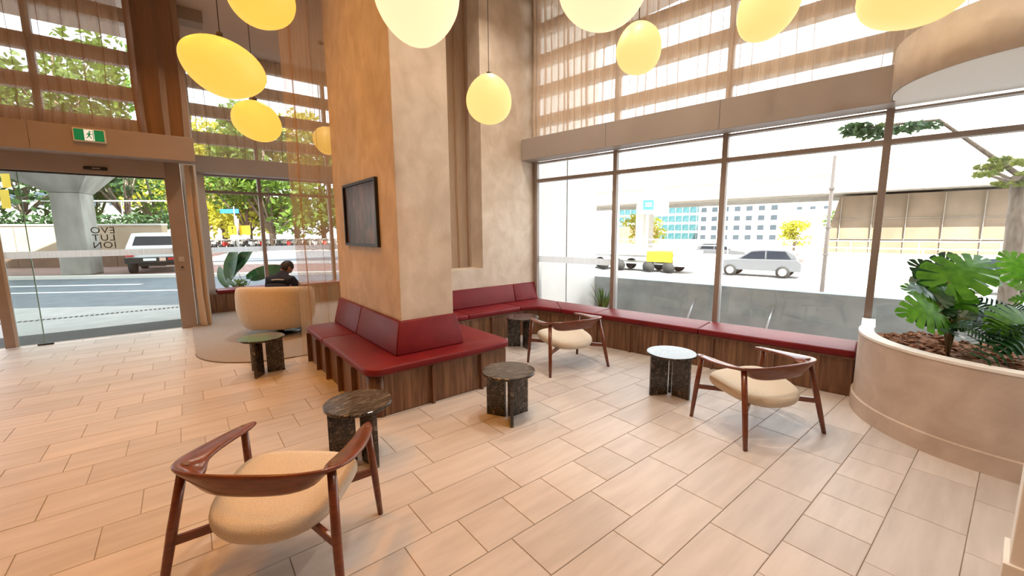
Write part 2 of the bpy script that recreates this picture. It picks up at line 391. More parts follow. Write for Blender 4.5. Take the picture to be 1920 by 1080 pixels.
# niche window (Y = W2)
w2 = thing('window_2', 'niche window beyond the armchair looking onto trees', 'window', (2.4, W2, 0), 0, kind='structure')
MX = [.34, 1.44, 2.88, 4.40]
for x in MX:
    MB().box(x-.035, x+.035, W2-.06, W2+.06, 0, CEIL).build('mullion', M['bronze'], w2, bevel=.003)
MB().box(.31, .47, W2-.30, W2-.06, 0, 3.0).build('frame_post', M['alu'], w2)
for i in range(3):
    a, b = MX[i]+.035, MX[i+1]-.035
    for z0, z1 in ((.36, .44), (2.42, 2.475), (2.76, 2.80), (2.85, 3.08)): MB().box(a, b, W2-.05, W2+.05, z0, z1).build('transom', M['bronze'], w2)
    for z0, z1 in ((.44, 2.42), (2.475, 2.76), (3.08, 3.6), (3.6, 4.2), (4.2, CEIL)): pane(w2, MB().box(a, b, W2-.005, W2+.005, z0, z1))
    MB().box(a, b, W2-.05, W2+.05, 0, .36).build('spandrel', M['bronze'], w2)
    MB().box(a, b, W2-.008, W2-.006, 1.20, 1.31).build('frosted_band', M['frost'], w2)
    for z in (3.40, 3.93, 4.46, 5.0): MB().box(a, b, W2-.06, W2+.08, z, z+.22).build('louvre', M['louvre'], w2)
# entrance door with the glazing above
d1 = thing('door_1', 'glazed sliding entrance door in a taupe frame', 'door', (-1, DW, 0), 0, kind='structure')
MB().box(-.118, .095, DW-.07, DW+.12, 0, 2.80).build('jamb', M['bronze'], d1, bevel=.006)
MB().box(-4.1, -.10, DW-.10, DW+.10, 2.49, 2.76).build('header', M['paint'], d1, bevel=.004)
MB().box(-4.1, -.118, DW-.06, DW-.0, 2.47, 2.49).build('track', M['gasket'], d1)
sn = MB().box(-1.02, -.76, DW-.135, DW-.10, 2.545, 2.595).build('sensor', M['black'], d1, bevel=.015, seg=3)
MB().box(-.93, -.84, DW-.1365, DW-.135, 2.562, 2.580).build('sensor_lens', M['bronze'], sn)
MB().box(-.055, .02, DW-.074, DW-.07, 1.14, 1.22).build('control_plate', M['alu'], d1, bevel=.002)
MB().box(-.055, .02, DW-.074, DW-.07, 1.00, 1.08).build('control_plate', M['bronze'], d1, bevel=.002)
MB().box(-.03, -.005, DW-.085, DW-.074, 1.03, 1.055).build('button', M['black'], d1)
MB().box(-2.06, -1.965, DW-.08, DW-.03, .01, 2.47).build('stile', M['bronze'], d1, bevel=.003)
MB().box(-1.965, -1.93, DW-.07, DW-.04, .01, 2.47).build('stile_seal', M['alu'], d1)
pane(d1, MB().box(-1.93, -.118, DW-.06, DW-.05, .02, 2.47), 'pane', M['dglass'])
pane(d1, MB().box(-3.6, -1.70, DW+.02, DW+.03, .02, 2.47), 'pane', M['glass'])
MB().box(-1.705, -1.695, DW+.015, DW+.035, .02, 2.47).build('pane_edge', M['gedge'], d1)
MB().box(-4.1, -3.6, DW-.06, DW+.06, 0, 2.49).build('side_panel', M['bronze'], d1)
MB().box(-1.76, -1.60, DW-.075, DW-.035, 0, .022).build('floor_guide', M['black'], d1)
MB().box(-1.93, -.118, DW-.064, DW-.0605, 1.265, 1.365).build('frosted_band', M['frost'], d1)
MB().box(-3.6, -2.06, DW-.064, DW-.0605, 1.265, 1.365).build('frosted_band', M['frost'], d1)
for i, s in enumerate(('EVO', 'LUT', 'ION')):
    mt = Matrix.Translation((-.915, DW-.045, 1.655-.112*i)) @ Matrix.Rotation(R(180), 4, 'Z') @ Matrix.Rotation(R(90), 4, 'X')
    text('lettering', s, .135, M['black'], mt, d1, .001, spacing=1.12)
for x in (-4.06, -2.72, -1.38, -.06):
    MB().box(x-.04, x+.04, DW-.06, DW+.06, 2.76, CEIL).build('mullion', M['bronze'], d1)
for i, (a, b) in enumerate(((-4.02, -2.76), (-2.68, -1.42), (-1.34, -.10), (-.02, .29))):
    for z0, z1 in ((3.1, 3.6), (3.6, 4.2), (4.2, CEIL)): pane(d1, MB().box(a, b, DW-.005, DW+.005, z0, z1))
    for z in (3.15, 3.62, 4.14, 4.75): MB().box(a, b, DW-.06, DW+.08, z, z+.20).build('louvre', M['louvre'], d1)
MB().box(.04, .10, DW-.06, DW+.12, 2.80, CEIL).build('end_post', M['bronze'], d1)

# light portals of the openings
def portal(loc, rot, sx, sy):
    l = bpy.data.lights.new('portal', 'AREA'); l.shape = 'RECTANGLE'; l.size = sx; l.size_y = sy; l.cycles.is_portal = True; l.energy = 1
    o = bpy.data.objects.new('portal', l); col.objects.link(o); o.location = loc; o.rotation_euler = rot
c = W(-.9, .2, 2.7); portal(c, (-WN).to_track_quat('-Z', 'Y').to_euler(), 6.6, 5.0)
portal((2.4, W2+.15, 2.7), Vector((0, -1, 0)).to_track_quat('-Z', 'Y').to_euler(), 4.2, 5.0)
portal((-2, DW+.2, 2.6), Vector((0, -1, 0)).to_track_quat('-Z', 'Y').to_euler(), 4.3, 5.2)

# ---- unseen ceiling lamps added as room fill, warm left, paler right
def fill_downlight(x, y, e, c=(1, .66, .36)):
    t = thing('fill_downlight', 'small round ceiling lamp added out of view as room fill', 'fill_downlight', (x, y, CEIL), 0, 'added ceiling fill lamps')
    mb = MB(); n = 24
    mb.loops([[(r*math.cos(2*math.pi*k/n), r*math.sin(2*math.pi*k/n), z) for k in range(n)] for r, z in ((.085, 0), (.085, -.006), (.07, -.008), (.066, -.002))], cap=False)
    mb.build('trim_ring', M['white'], t, keep=False)
    l = bpy.data.lights.new('fill_lamp', 'AREA'); l.shape = 'DISK'; l.size = .13; l.energy = e; l.color = c; l.spread = R(125)
    o = bpy.data.objects.new('fill_lamp', l); col.objects.link(o); o.parent = t; o.location = (0, 0, -.012)
WARM = (1, .385, .04)
for x, y, e in ((-.6, 3.2, 150), (-1.6, 5.4, 150), (-.4, 6.6, 150), (.4, 1.2, 110), (-2.4, 1.8, 130), (.5, 4.6, 75), (1.9, 1.9, 50), (3.4, 2.4, 55), (2.6, .4, 50), (3.4, 4.2, 60), (1.8, 7.6, 80)):
    fill_downlight(x, y, e*(.155 if x < 1.5 else .44), WARM if x < 1.5 else (1, .86, .70))

# ================================================================ FURNITURE
# ---- red seat around the column
def rounded(x0, x1, y0, y1, r, n=6, corners=(1, 1, 1, 1)):
    P = []
    for (cx, cy, a0), on in zip(((x1-r, y1-r, 0), (x0+r, y1-r, 90), (x0+r, y0+r, 180), (x1-r, y0+r, 270)), corners):
        if on: P += [(cx+r*math.cos(R(a0+90*i/n)), cy+r*math.sin(R(a0+90*i/n))) for i in range(n+1)]
        else: P.append((cx+r*(1 if a0 in (0, 270) else -1), cy+r*(1 if a0 in (0, 90) else -1)))
    return P
cbn = thing('column_bench', 'burgundy leather seat on a walnut base wrapped around the plaster column', 'bench', (1.88, 4.4, 0))
BX0, BX1, BY0, BY1 = 1.105, 2.655, 3.30, 5.52
# plinth: walnut panels between ribs
px0, px1, py0, py1 = BX0+.05, BX1-.05, BY0+.06, BY1-.04
core = MB().prism(rounded(px0+.02, px1-.02, py0+.02, py1-.02, .10), 0.0, .375).build('plinth_core', M['walnut_edge'], cbn)
MB().prism(rounded(px0-.012, px1+.012, py0-.012, py1+.012, .13), .365, .385).build('seat_board', M['walnut_edge'], cbn, bevel=.003)
fx = [px0+.10, 1.72, 2.27, px1-.0]
for i in range(3): MB().box(fx[i]+.008, fx[i+1]-.008, py0, py0+.02, .005, .365).build('panel', M['walnut'], cbn)
cp = [(px0+.10+.10*math.cos(R(180+15*i)), py0+.10+.10*math.sin(R(180+15*i))) for i in range(7)]
MB().loops([[(x, y, .005) for x, y in cp], [(x, y, .365) for x, y in cp]], cap=False, close=False).build('corner_panel', M['walnut'], cbn).modifiers.new('s', 'SOLIDIFY').thickness = .012
for x in (1.72, 2.27): MB().box(x-.011, x+.011, py0-.035, py0+.01, 0, .365).build('rib', M['walnut_edge'], cbn)
fy = [py0+.10, 3.78, 4.22, 4.66, 5.06, py1]
for i in range(5): MB().box(px0, px0+.02, fy[i]+.008, fy[i+1]-.008, .005, .365).build('panel', M['walnut'], cbn)
for y in fy[1:]: MB().box(px0-.045, px0+.01, y-.011, y+.011, 0, .365).build('rib', M['walnut_edge'], cbn)
MB().box(px1-.02, px1, py0+.02, py1, .005, .365).build('panel', M['walnut'], cbn)
# cushions, two on the left run and one across the front
def cush(poly, z0, z1, parent, name='seat_cushion', bev=.022):
    return MB().prism(poly, z0, z1).build(name, M['leather'], parent, bevel=bev, seg=3, smooth=True)
r = .13
def arc(cx, cy, a0, a1, rr, n=6): return [(cx+rr*math.cos(R(a0+(a1-a0)*i/n)), cy+rr*math.sin(R(a0+(a1-a0)*i/n))) for i in range(n+1)]
cush(arc(BX0+r, BY0+r, 180, 270, r)+arc(BX1-r, BY0+r, 270, 360, r)+[(BX1, 4.9), (CX1+.0, 4.9), (CX1, CY0), (CX0, CY0), (CX0, 4.72), (BX0, 4.72)], .387, .455, cbn)
cush(arc(BX0+r, BY1-r, 90, 180, r)+[(BX0, 4.725), (CX0, 4.725), (CX0, BY1)], .387, .455, cbn)
# sloping backrests
def slab(parent, pts, name='backrest', bev=.014):
    return MB().hexa(pts).build(name, M['leather'], parent, bevel=bev, seg=3, smooth=True)
zb, zt = .455, .762; tk = .012
def brest(a, b, nrm, base_out, top_out, ext_a=0, ext_b=0, parent=cbn, z0=zb, z1=zt, name='backrest'):
    a, b, nrm = Vector((*a, 0)), Vector((*b, 0)), Vector((*nrm, 0)); d = (b-a).normalized()
    A0, B0 = a+nrm*base_out-d*ext_a*base_out, b+nrm*base_out+d*ext_b*base_out
    A1, B1 = a+nrm*top_out-d*ext_a*top_out, b+nrm*top_out+d*ext_b*top_out
    up = lambda v, z: (v.x, v.y, z)
    return slab(parent, [up(a, z0), up(b, z0), up(B0, z0), up(A0, z0), up(a, z1), up(b, z1), up(B1, z1), up(A1, z1)], name)
e = .002
brest((CX0-e, CY0-e), (CX1, CY0-e), (0, -1), .115, .035, 1, .5)
brest((CX0-e, 4.66), (CX0-e, CY0-e), (-1, 0), .115, .035, 0, 1)
brest((CX0-e, BY1), (CX0-e, 4.665), (-1, 0), .115, .035, 0, 0)

# ---- L-shaped red banquette under the back wall and the window
bq = thing('window_banquette', 'long burgundy leather banquette on walnut under the shopfront window and back wall', 'bench', W(0, -.25, 0))
FO = -.525          # front of the cushions from the glass
YF = 4.72           # front of the back run
def Wxy(s, o): p = W(s, o, 0); return (p.x, p.y)
# back run + window run meet in a chamfered corner
s_corner = 1.50; xc = 3.95
runs = [[Wxy(-1.855, -.005), Wxy(-1.855, FO), Wxy(-.435, FO), Wxy(-.435, -.005)], [Wxy(-.43, -.005), Wxy(-.43, FO), Wxy(.965, FO), Wxy(.965, -.005)], [Wxy(.97, -.005), Wxy(.97, FO), Wxy(s_corner, FO), Wxy(s_corner+.47, -.005)]]
yw = lambda s: Wxy(s, FO)
cornerpoly = [Wxy(s_corner+.475, -.005), Wxy(s_corner+.005, FO), (xc+.24, 4.60), (xc+.10, YF-.01), (xc+.005, YF), (xc+.005, BW-.005), (4.715, BW-.005)]
for p in runs: cush(p, .387, .455, bq, bev=.018)
cush(cornerpoly, .387, .455, bq, bev=.018)
cush([(xc, YF), (xc, BW-.005), (3.02, BW-.005), (3.02, YF)], .387, .455, bq, bev=.018)
cush([(3.015, YF), (3.015, BW-.005), (2.72, BW-.005), (2.72, YF)], .387, .455, bq, bev=.018)
# base: boards, panels and ribs
ins = .035
basep = [Wxy(-1.855, -.01), Wxy(-1.855, FO+ins+.02), Wxy(s_corner, FO+ins+.02), (xc+.25, 4.60+ins+.03), (xc+.1, YF+ins+.02), (2.72, YF+ins+.02), (2.72, BW-.01), (4.71, BW-.01)]
MB().prism(basep, 0, .372).build('plinth_core', M['walnut_edge'], bq)
basep2 = [Wxy(-1.855, -.01), Wxy(-1.855, FO+.012), Wxy(s_corner, FO+.012), (xc+.24, 4.60+.012), (xc+.1, YF+.012), (2.72, YF+.012), (2.72, BW-.01), (4.71, BW-.01)]
MB().prism(basep2, .370, .386).build('seat_board', M['walnut_edge'], bq)
ss = [-1.855, -1.20, -.60, 0.0, .42, .92, s_corner]
for i in range(len(ss)-1):
    MB().box(ss[i]+.008, ss[i+1]-.008, FO+ins, FO+ins+.02, .004, .368, W).build('panel', M['walnut'], bq)
for s in ss[1:-1]: MB().box(s-.011, s+.011, FO+.008, FO+ins+.01, 0, .368, W).build('rib', M['walnut_edge'], bq)
xs = [2.72, 3.42, xc+.1]
for i in range(2): MB().box(xs[i]+.008, xs[i+1]-.008, YF+ins, YF+ins+.02, .004, .368).build('panel', M['walnut'], bq)
MB().box(3.42-.011, 3.42+.011, YF+.008, YF+ins+.01, 0, .368).build('rib', M['walnut_edge'], bq)
a, b = Vector((xc+.11, YF+ins, 0)), W(s_corner-.01, FO+ins, 0); mid = Vector((xc+.255, 4.60+ins+.01, 0))
for p, q in ((a, mid), (mid, b)):
    d = (q-p).normalized(); nn = Vector((d.y, -d.x, 0))*-.02
    if nn.dot(Vector((1, 1, 0))) < 0: nn = -nn
    MB().prism([(v.x, v.y) for v in (p, q, q+nn, p+nn)], .004, .368).build('panel', M['walnut'], bq)
brest((4.20, BW-e), (2.72, BW-e), (0, -1), .10, .03, 0, 0, bq, .455, .735)
brest((4.70, BW-e), (4.205, BW-e), (0, -1), .10, .03, 0, 0, bq, .455, .735)

# ---- bench under the niche window
nb = thing('niche_bench', 'burgundy topped walnut bench under the niche window', 'bench', (2.3, 10.3, 0))
MB().box(.32, 4.44, 10.14, W2-.31, 0, .385).build('plinth_core', M['walnut_edge'], nb)
x = .33
while x < 4.3:
    MB().box(x+.006, min(x+.55, 4.43)-.006, 10.115, 10.14, .004, .38).build('panel', M['walnut'], nb)
    MB().box(x-.01, x+.01, 10.095, 10.12, 0, .38).build('rib', M['walnut_edge'], nb) if x > .5 else None
    x += .55
for a, b in ((.48, 1.8), (1.805, 3.1), (3.105, 4.44)):
    MB().box(a, b, 10.09, W2-.07, .387, .455).build('seat_cushion', M['leather'], nb, bevel=.018, seg=3, smooth=True)

# ---- rug in the niche
rp = rounded(.02, 4.40, 5.78, 10.09, 1.0, 16, (0, 0, 1, 0))
rg = thing('rug', 'grey woven carpet with a rounded corner under the armchair', 'rug', (2.2, 8, 0))
rp = [(x, y) for x, y in rp if True]
MB().prism([(max(x, .02), y) for x, y in rp], .0005, .010).build('carpet', M['rug'], rg)
L = [(p[0], p[1], .008) for p in rp]
MB().tube([p for p in L[2:19]], .007, 6).build('border', M['rugedge'], rg)

# ---- side tables
def side_table(loc, rz, label):
    t = thing('side_table', label, 'table', (*loc, 0), rz, 'black marble side tables')
    n = 48; h = .425; rr = .228
    mb = MB(); mb.loops([[(q*math.cos(2*math.pi*k/n), q*math.sin(2*math.pi*k/n), z) for k in range(n)] for q, z in ((rr-.003, h-.022), (rr, h-.019), (rr, h-.003), (rr-.003, h))], smooth=False)
    mb.build('table_top', M['marble'], t, keep=False)
    for k in range(3):
        a = R(120*k); c, s_ = math.cos(a), math.sin(a)
        f = lambda x, y, z: (x*c-y*s_, x*s_+y*c, z)
        MB().box(.028, .205, -.014, .014, 0, h-.022, f).build('leg', M['marble'], t, keep=False, bevel=.002)
    return t
tabs = [((.868, 2.82), -78, 'round black marble side table in front of the lounge chair at the column seat corner'),
        ((2.085, 2.66), -121, 'round black marble side table standing alone before the long face of the column seat'),
        ((3.62, 2.05), -92, 'round black marble side table beside the lounge chair near the planter'),
        ((3.60, 4.27), -100, 'round black marble side table tucked in the banquette corner'),
        ((.62, 5.36), -122, 'round black marble side table behind the cream armchair at the rug edge')]
for (l, a, lab) in tabs: side_table(l, R(a), lab)

# ---- lounge chairs (local +Y is forward, origin between the rear feet)
def lounge_chair(loc, az, label, sc=1.0):
    t = thing('lounge_chair', label, 'chair', (*loc, 0), az-R(90), 'wooden lounge chairs with cream seats'); t.scale = (sc,)*3
    # arm and back rail: one continuous sweep
    half = [(.343, .602, .545), (.376, .505, .548), (.400, .385, .553), (.408, .265, .563), (.400, .165, .575), (.362, .088, .588), (.290, .037, .598), (.190, .012, .603), (.090, .002, .606), (0, 0, .607)]
    wd = [.050, .080, .096, .110, .126, .138, .136, .128, .122, .120]
    tl = [0, 0, 2, 6, 14, 30, 50, 66, 73, 75]
    pts = [(-x, y, z, w, a) for (x, y, z), w, a in zip(half, wd, tl)]+[(x, y, z, w, a) for (x, y, z), w, a in list(zip(half, wd, tl))[-2::-1]]
    # resample smoothly
    def cr(p0, p1, p2, p3, u): return tuple(.5*((2*b)+(-a+c)*u+(2*a-5*b+4*c-d)*u*u+(-a+3*b-3*c+d)*u**3) for a, b, c, d in zip(p0, p1, p2, p3))
    P = []
    for i in range(len(pts)-1):
        q = [pts[max(i-1, 0)], pts[i], pts[i+1], pts[min(i+2, len(pts)-1)]]
        for u in (0, .33, .66): P.append(cr(*q, u))
    P.append(pts[-1])
    L = []
    n = len(P)
    for i, (x, y, z, w, a) in enumerate(P):
        A = Vector(P[max(i-1, 0)][:3]); B = Vector(P[min(i+1, n-1)][:3]); d = (B-A); d.z = 0; d.normalize()
        inn = Vector((-d.y, d.x, 0))                      # towards the sitter
        v = inn*math.cos(R(a))-Vector((0, 0, 1))*math.sin(R(a)); nn = v.cross(d)
        if nn.z < 0: nn = -nn
        e = min(i, n-1-i); endk = (.45, .8, 1)[min(e, 2)]
        th = .013*(endk**.5)
        o = Vector((x, y, z)); w2 = w*endk; o = o+v*(w-w2)*.5
        ring = []
        for k in range(12):
            an = 2*math.pi*k/12; cx = math.cos(an); sx = math.sin(an)
            cx = math.copysign(abs(cx)**.55, cx); sx = math.copysign(abs(sx)**.75, sx)
            ring.append(o+v*(w2*.5+cx*w2*.5)+nn*sx*th)
        L.append(ring)
    MB().loops(L).build('arm_rail', M['teak'], t, keep=False)
    for sg in (-1, 1):
        MB().tube([(sg*.364, .587, 0), (sg*.359, .575, .12), (sg*.352, .556, .30), (sg*.340, .530, .538)], [.0145, .0175, .020, .0185], 12).build('leg', M['teak'], t, keep=False)
        MB().tube([(sg*.402, 0, 0), (sg*.387, .024, .12), (sg*.366, .060, .30), (sg*.336, .118, .562)], [.0155, .019, .0215, .020], 12).build('leg', M['teak'], t, keep=False)
        for (x, y) in ((.364, .587), (.402, 0)):
            MB().tube([(sg*x, y, .0), (sg*x, y, .006)], .013, 10).build('foot_glide', M['black'], t, keep=False)
        # plugs of the leg tops in the arm
        MB().tube([(sg*.340, .530, .5555), (sg*.340, .530, .5605)], .015, 12).build('leg_plug', M['walnut_edge'], t, keep=False)
        MB().tube([(sg*.334, .128, .5700), (sg*.333, .130, .5805)], .017, 12).build('leg_plug', M['walnut_edge'], t, keep=False)
        # crossing rails under the seat
        a = Vector((sg*.371, .051, .255)); b = Vector((-sg*.353, .557, .285)); dz = .0001*sg
        d = (b-a).normalized(); nrm = d.cross(Vector((0, 0, 1))).normalized()*.011; upv = Vector((0, 0, .020))
        mb = MB(); mb.hexa([a-nrm-upv, b-nrm-upv, b+nrm-upv, a+nrm-upv, a-nrm+upv, b-nrm+upv, b+nrm+upv, a+nrm+upv])
        mb.build('cross_rail', M['teak'], t, keep=False, bevel=.004)
    # seat pad
    def outline(k, z0):
        ring = []
        for i in range(40):
            an = 2*math.pi*i/40; c, s_ = math.cos(an), math.sin(an)
            ex = .62 if s_ > 0 else .85
            x = math.copysign(abs(c)**ex, c); y = math.copysign(abs(s_)**(.45 if s_ > 0 else .95), s_)
            hw = .305+.02*y if y > 0 else .305
            yy = .305+y*(.245 if y > 0 else .29)
            X = x*hw*k; Y = .305+(yy-.305)*k
            tilt = (Y-.28)*.16
            ring.append((X, Y, z0+tilt))
        return ring
    prof = [(.70, .290), (.86, .292), (.955, .305), (.995, .327), (1.0, .345), (.985, .360), (.94, .372), (.80, .379), (.5, .378), (.2, .375)]
    MB().loops([outline(k, z) for k, z in prof]).build('seat_pad', M['cream'], t, keep=False)
    return t
chairs = [((.094, 1.945), 49.9, 'wooden lounge chair with cream seat turned towards the column seat corner'),
          ((3.427, 3.04), 77.3, 'wooden lounge chair with cream seat facing the banquette corner table'),
          ((3.447, .986), 69.5, 'wooden lounge chair with cream seat nearest the curved planter')]
for l, a, lab in chairs: lounge_chair(l, R(a), lab)

# ---- cream tub armchair, seen from behind
ac = thing('tub_armchair', 'cream boucle tub armchair with its rounded back turned away from the window', 'armchair', (1.13, 7.42, 0), R(55-90))
def sup(a, rx, ry, ex=.75):
    c, s_ = math.cos(a), math.sin(a); return (math.copysign(abs(c)**ex, c)*rx, math.copysign(abs(s_)**ex, s_)*ry)
shell = []
NA = 41
for i in range(NA):
    a = R(270-118+236*i/(NA-1)); fade = min(1, min(i, NA-1-i)/4)
    ring = []
    zt_ = .80-.10*(abs(i-(NA-1)/2)/((NA-1)/2))**2.5
    for k in range(20):
        b = 2*math.pi*k/20; cx, sz = math.cos(b), math.sin(b)
        cx = math.copysign(abs(cx)**.6, cx); sz = math.copysign(abs(sz)**.5, sz)
        zc = .12+(zt_-.12)/2; z = zc+sz*(zt_-.12)/2*(.75+.25*fade)
        low = max(0, (.45-z)/.33); out = 1-.20*low**2
        th = .075*(.5+.5*fade)
        x, y = sup(a, (.47*out+cx*th), (.43*out+cx*th))
        ring.append((x, y, z))
    shell.append(ring)
MB().loops(shell).build('back_shell', M['boucle'], ac, keep=False)
seat = []
for k, z in ((.75, .13), (.95, .16), (1, .22), (1, .36), (.97, .41), (.85, .435), (.4, .44)):
    seat.append([(sup(2*math.pi*i/32, .40*k, .42*k)[0], .06+sup(2*math.pi*i/32, .40*k, .42*k)[1], z) for i in range(32)])
MB().loops(seat).build('seat_cushion', M['boucle'], ac, keep=False)
MB().loops([[(q*math.cos(2*math.pi*k/32), q*math.sin(2*math.pi*k/32), z) for k in range(32)] for q, z in ((.28, .0102), (.28, .022), (.05, .03), (.05, .14))]).build('swivel_base', M['black'], ac, keep=False)

# ---- person in the armchair, bent forward, seen from behind
def skin_mesh(name, verts, edges, radii, m, parent, root=0, sub=2):
    me = bpy.data.meshes.new(name); me.from_pydata(verts, edges, []); o = bpy.data.objects.new(name, me); col.objects.link(o); o.parent = parent
    sk = o.modifiers.new('skin', 'SKIN')
    for i, r_ in enumerate(radii):
        r_ = r_ if hasattr(r_, '__len__') else (r_, r_)
        me.skin_vertices[0].data[i].radius = r_; me.skin_vertices[0].data[i].use_root = (i == root)
    sb = o.modifiers.new('sub', 'SUBSURF'); sb.levels = sub; sb.render_levels = sub
    o.modifiers.new('w', 'WEIGHTED_NORMAL') if False else None
    me.materials.append(m)
    dg = bpy.context.evaluated_depsgraph_get(); ev = bpy.data.meshes.new_from_object(o.evaluated_get(dg))
    o.modifiers.clear(); o.data = ev; ev.name = name
    for p in ev.polygons: p.use_smooth = True
    return o
pp = thing('person', 'seated person in a navy jacket bending forward in the armchair', 'person', (1.17, 7.44, .44), R(55-90))
V = [(0, -.06, .07), (0, -.05, .21), (0, 0.0, .35), (0, .07, .45), (0, .13, .495), (0, .18, .53),   # pelvis..neck 0-5
     (-.17, .06, .41), (-.25, .15, .25), (-.20, .38, .19), (-.14, .47, .20),                  # left arm 6-9
     (.17, .06, .41), (.25, .15, .25), (.20, .38, .19), (.14, .47, .20),                      # right arm 10-13
     (-.11, .05, .08), (-.13, .42, .06), (-.13, .44, -.33), (-.13, .55, -.40),                 # left leg 14-17
     (.11, .05, .08), (.13, .42, .06), (.13, .44, -.33), (.13, .55, -.40)]
E_ = [(0, 1), (1, 2), (2, 3), (3, 4), (4, 5), (3, 6), (6, 7), (7, 8), (8, 9), (3, 10), (10, 11), (11, 12), (12, 13), (0, 14), (14, 15), (15, 16), (16, 17), (0, 18), (18, 19), (19, 20), (20, 21)]
rad = [(.15, .11), (.145, .11), (.165, .12), (.13, .10), (.062, .06), (.055, .055), (.075, .075), (.056, .056), (.044, .044), (.034, .034), (.075, .075), (.056, .056), (.044, .044), (.034, .034), (.085, .085), (.068, .068), (.05, .05), (.042, .032), (.085, .085), (.068, .068), (.05, .05), (.042, .032)]
skin_mesh('body', V, E_, rad, M['navy'], pp)
# trousers and shoes over the legs
for sg in (-1, 1):
    MB().tube([(sg*.11, .10, .08), (sg*.13, .42, .06), (sg*.13, .46, -.02), (sg*.13, .44, -.33)], [.102, .088, .082, .066], 12).build('trouser_leg', M['trouser'], pp, keep=False)
    MB().loops([[(sg*.13+math.cos(2*math.pi*k/12)*w, .53+y+math.sin(2*math.pi*k/12)*l, z) for k in range(12)] for w, l, y, z in ((.05, .13, 0, -.428), (.052, .135, 0, -.405), (.046, .11, -.02, -.36), (.04, .05, -.07, -.33))]).build('shoe', M['black'], pp, keep=False)
    # hand with five fingers
    hv = [(sg*.14, .47, .20), (sg*.10, .525, .195)]; he = [(0, 1)]; hr = [.03, .032]
    skin_mesh('hand', [(sg*.145, .465, .20), (sg*.115, .51, .197), (sg*.09, .54, .19)], [(0, 1), (1, 2)], [(.030, .022), (.040, .020), (.038, .016)], M['skin'], pp, sub=1)
    for f in range(4):
        bx = sg*(.115-.018*f); by = .545+.004*f; ln = (.040, .046, .044, .034)[3-f]
        MB().tube([(bx-sg*.01, by-.02, .19), (bx-sg*.012, by+ln*.6, .188), (bx-sg*.014, by+ln*1.0, .170), (bx-sg*.014, by+ln*1.1, .150)], [.0095, .009, .008, .006], 7).build('finger', M['skin'], pp, keep=False)
    MB().tube([(sg*.115, .50, .205), (sg*.085, .525, .215), (sg*.072, .555, .212)], [.011, .010, .007], 7).build('thumb', M['skin'], pp, keep=False)
# head: one shaped surface, turned to the right and bowed
hd = bpy.data.meshes.new('head'); bm = bmesh.new(); bmesh.ops.create_uvsphere(bm, u_segments=28, v_segments=20, radius=1)
for v in bm.verts:
    x, y, z = v.co
    w = .078*(1-.12*max(0, -z)); d = .098; h = .118
    X, Y, Z = x*w, y*d, z*h
    if y > .2 and z < -.1: Y -= .012*(-z); X *= .9
    if y > .55:
        Y += .022*math.exp(-((x/.16)**2+((z+.12)/.17)**2))            # nose
        Y -= .008*(math.exp(-(((abs(x)-.38)/.16)**2+((z-.08)/.12)**2)))  # eye sockets
        Y += .004*math.exp(-((x/.3)**2+((z+.45)/.07)**2))             # lips
        Y += .006*math.exp(-((x/.3)**2+((z+.75)/.12)**2))             # chin
    v.co = (X, Y, Z)
bm.to_mesh(hd); bm.free(); hd.materials.append(M['skin'])
for p in hd.polygons: p.use_smooth = True
HM = Matrix.Translation((.02, .255, .585)) @ Euler((R(-38), 0, R(-34))).to_matrix().to_4x4()
ho = inst(hd, 'head', pp, HM)
hb = MB(); L = []
for j in range(12):
    ph = R(90-j*12); L.append([])
    for i in range(28):
        a = 2*math.pi*i/28; x, y, z = math.cos(ph)*math.cos(a), math.cos(ph)*math.sin(a), math.sin(ph)
        front = max(0, y); zz = z if z > .42*front+(-.55 if y < 0 else -.05)*(1) else (.42*front+(-.55 if y < 0 else -.05))
        kf = 1.10+.03*noise.noise(Vector((x*5, y*5, z*5)))
        L[-1].append((x*.078*kf, y*.098*kf-.004, zz*.118*1.09))
hb.loops(L, cap=False); hr_ = hb.build('hair', M['hair'], pp, keep=False); hr_.matrix_local = HM
for sg in (-1, 1):
    ear = MB().loops([[(sg*(.078+q), -.005+.02*k_*math.cos(2*math.pi*i/10), -.01+.032*k_*math.sin(2*math.pi*i/10)) for i in range(10)] for q, k_ in ((-.004, .8), (.006, 1), (.010, .8), (.004, .3))]).build('ear', M['skin'], ho, keep=False)
    MB().loops([[(sg*.029+.009*k_*math.cos(2*math.pi*i/10), .086+q, .010+.005*k_*math.sin(2*math.pi*i/10)) for i in range(10)] for q, k_ in ((0, 1), (.006, .8), (.008, .3))]).build('eye', M['black'], ho, keep=False)
# collar and the pale shoulder stripe
MB().loops([[(q*.085*math.cos(2*math.pi*i/20), .145+q*.08*math.sin(2*math.pi*i/20)+dy, z) for i in range(20)] for q, z, dy in ((1.15, .44, -.02), (1.0, .485, 0), (.88, .515, .015), (.80, .51, .015))], cap=False).build('collar', M['navy'], pp, keep=False)
stripe = []
for i in range(15):
    u = -1+2*i/14; x = u*.20
    stripe.append((x, -.062+.085*u*u, .425-.05*u*u))
mb = MB(); mb.loops([[(x, y, z-.008), (x, y-.006, z-.008), (x, y-.002, z+.010), (x, y+.004, z+.010)] for x, y, z in stripe]); mb.build('reflective_stripe', M['reflect'], pp, keep=False)

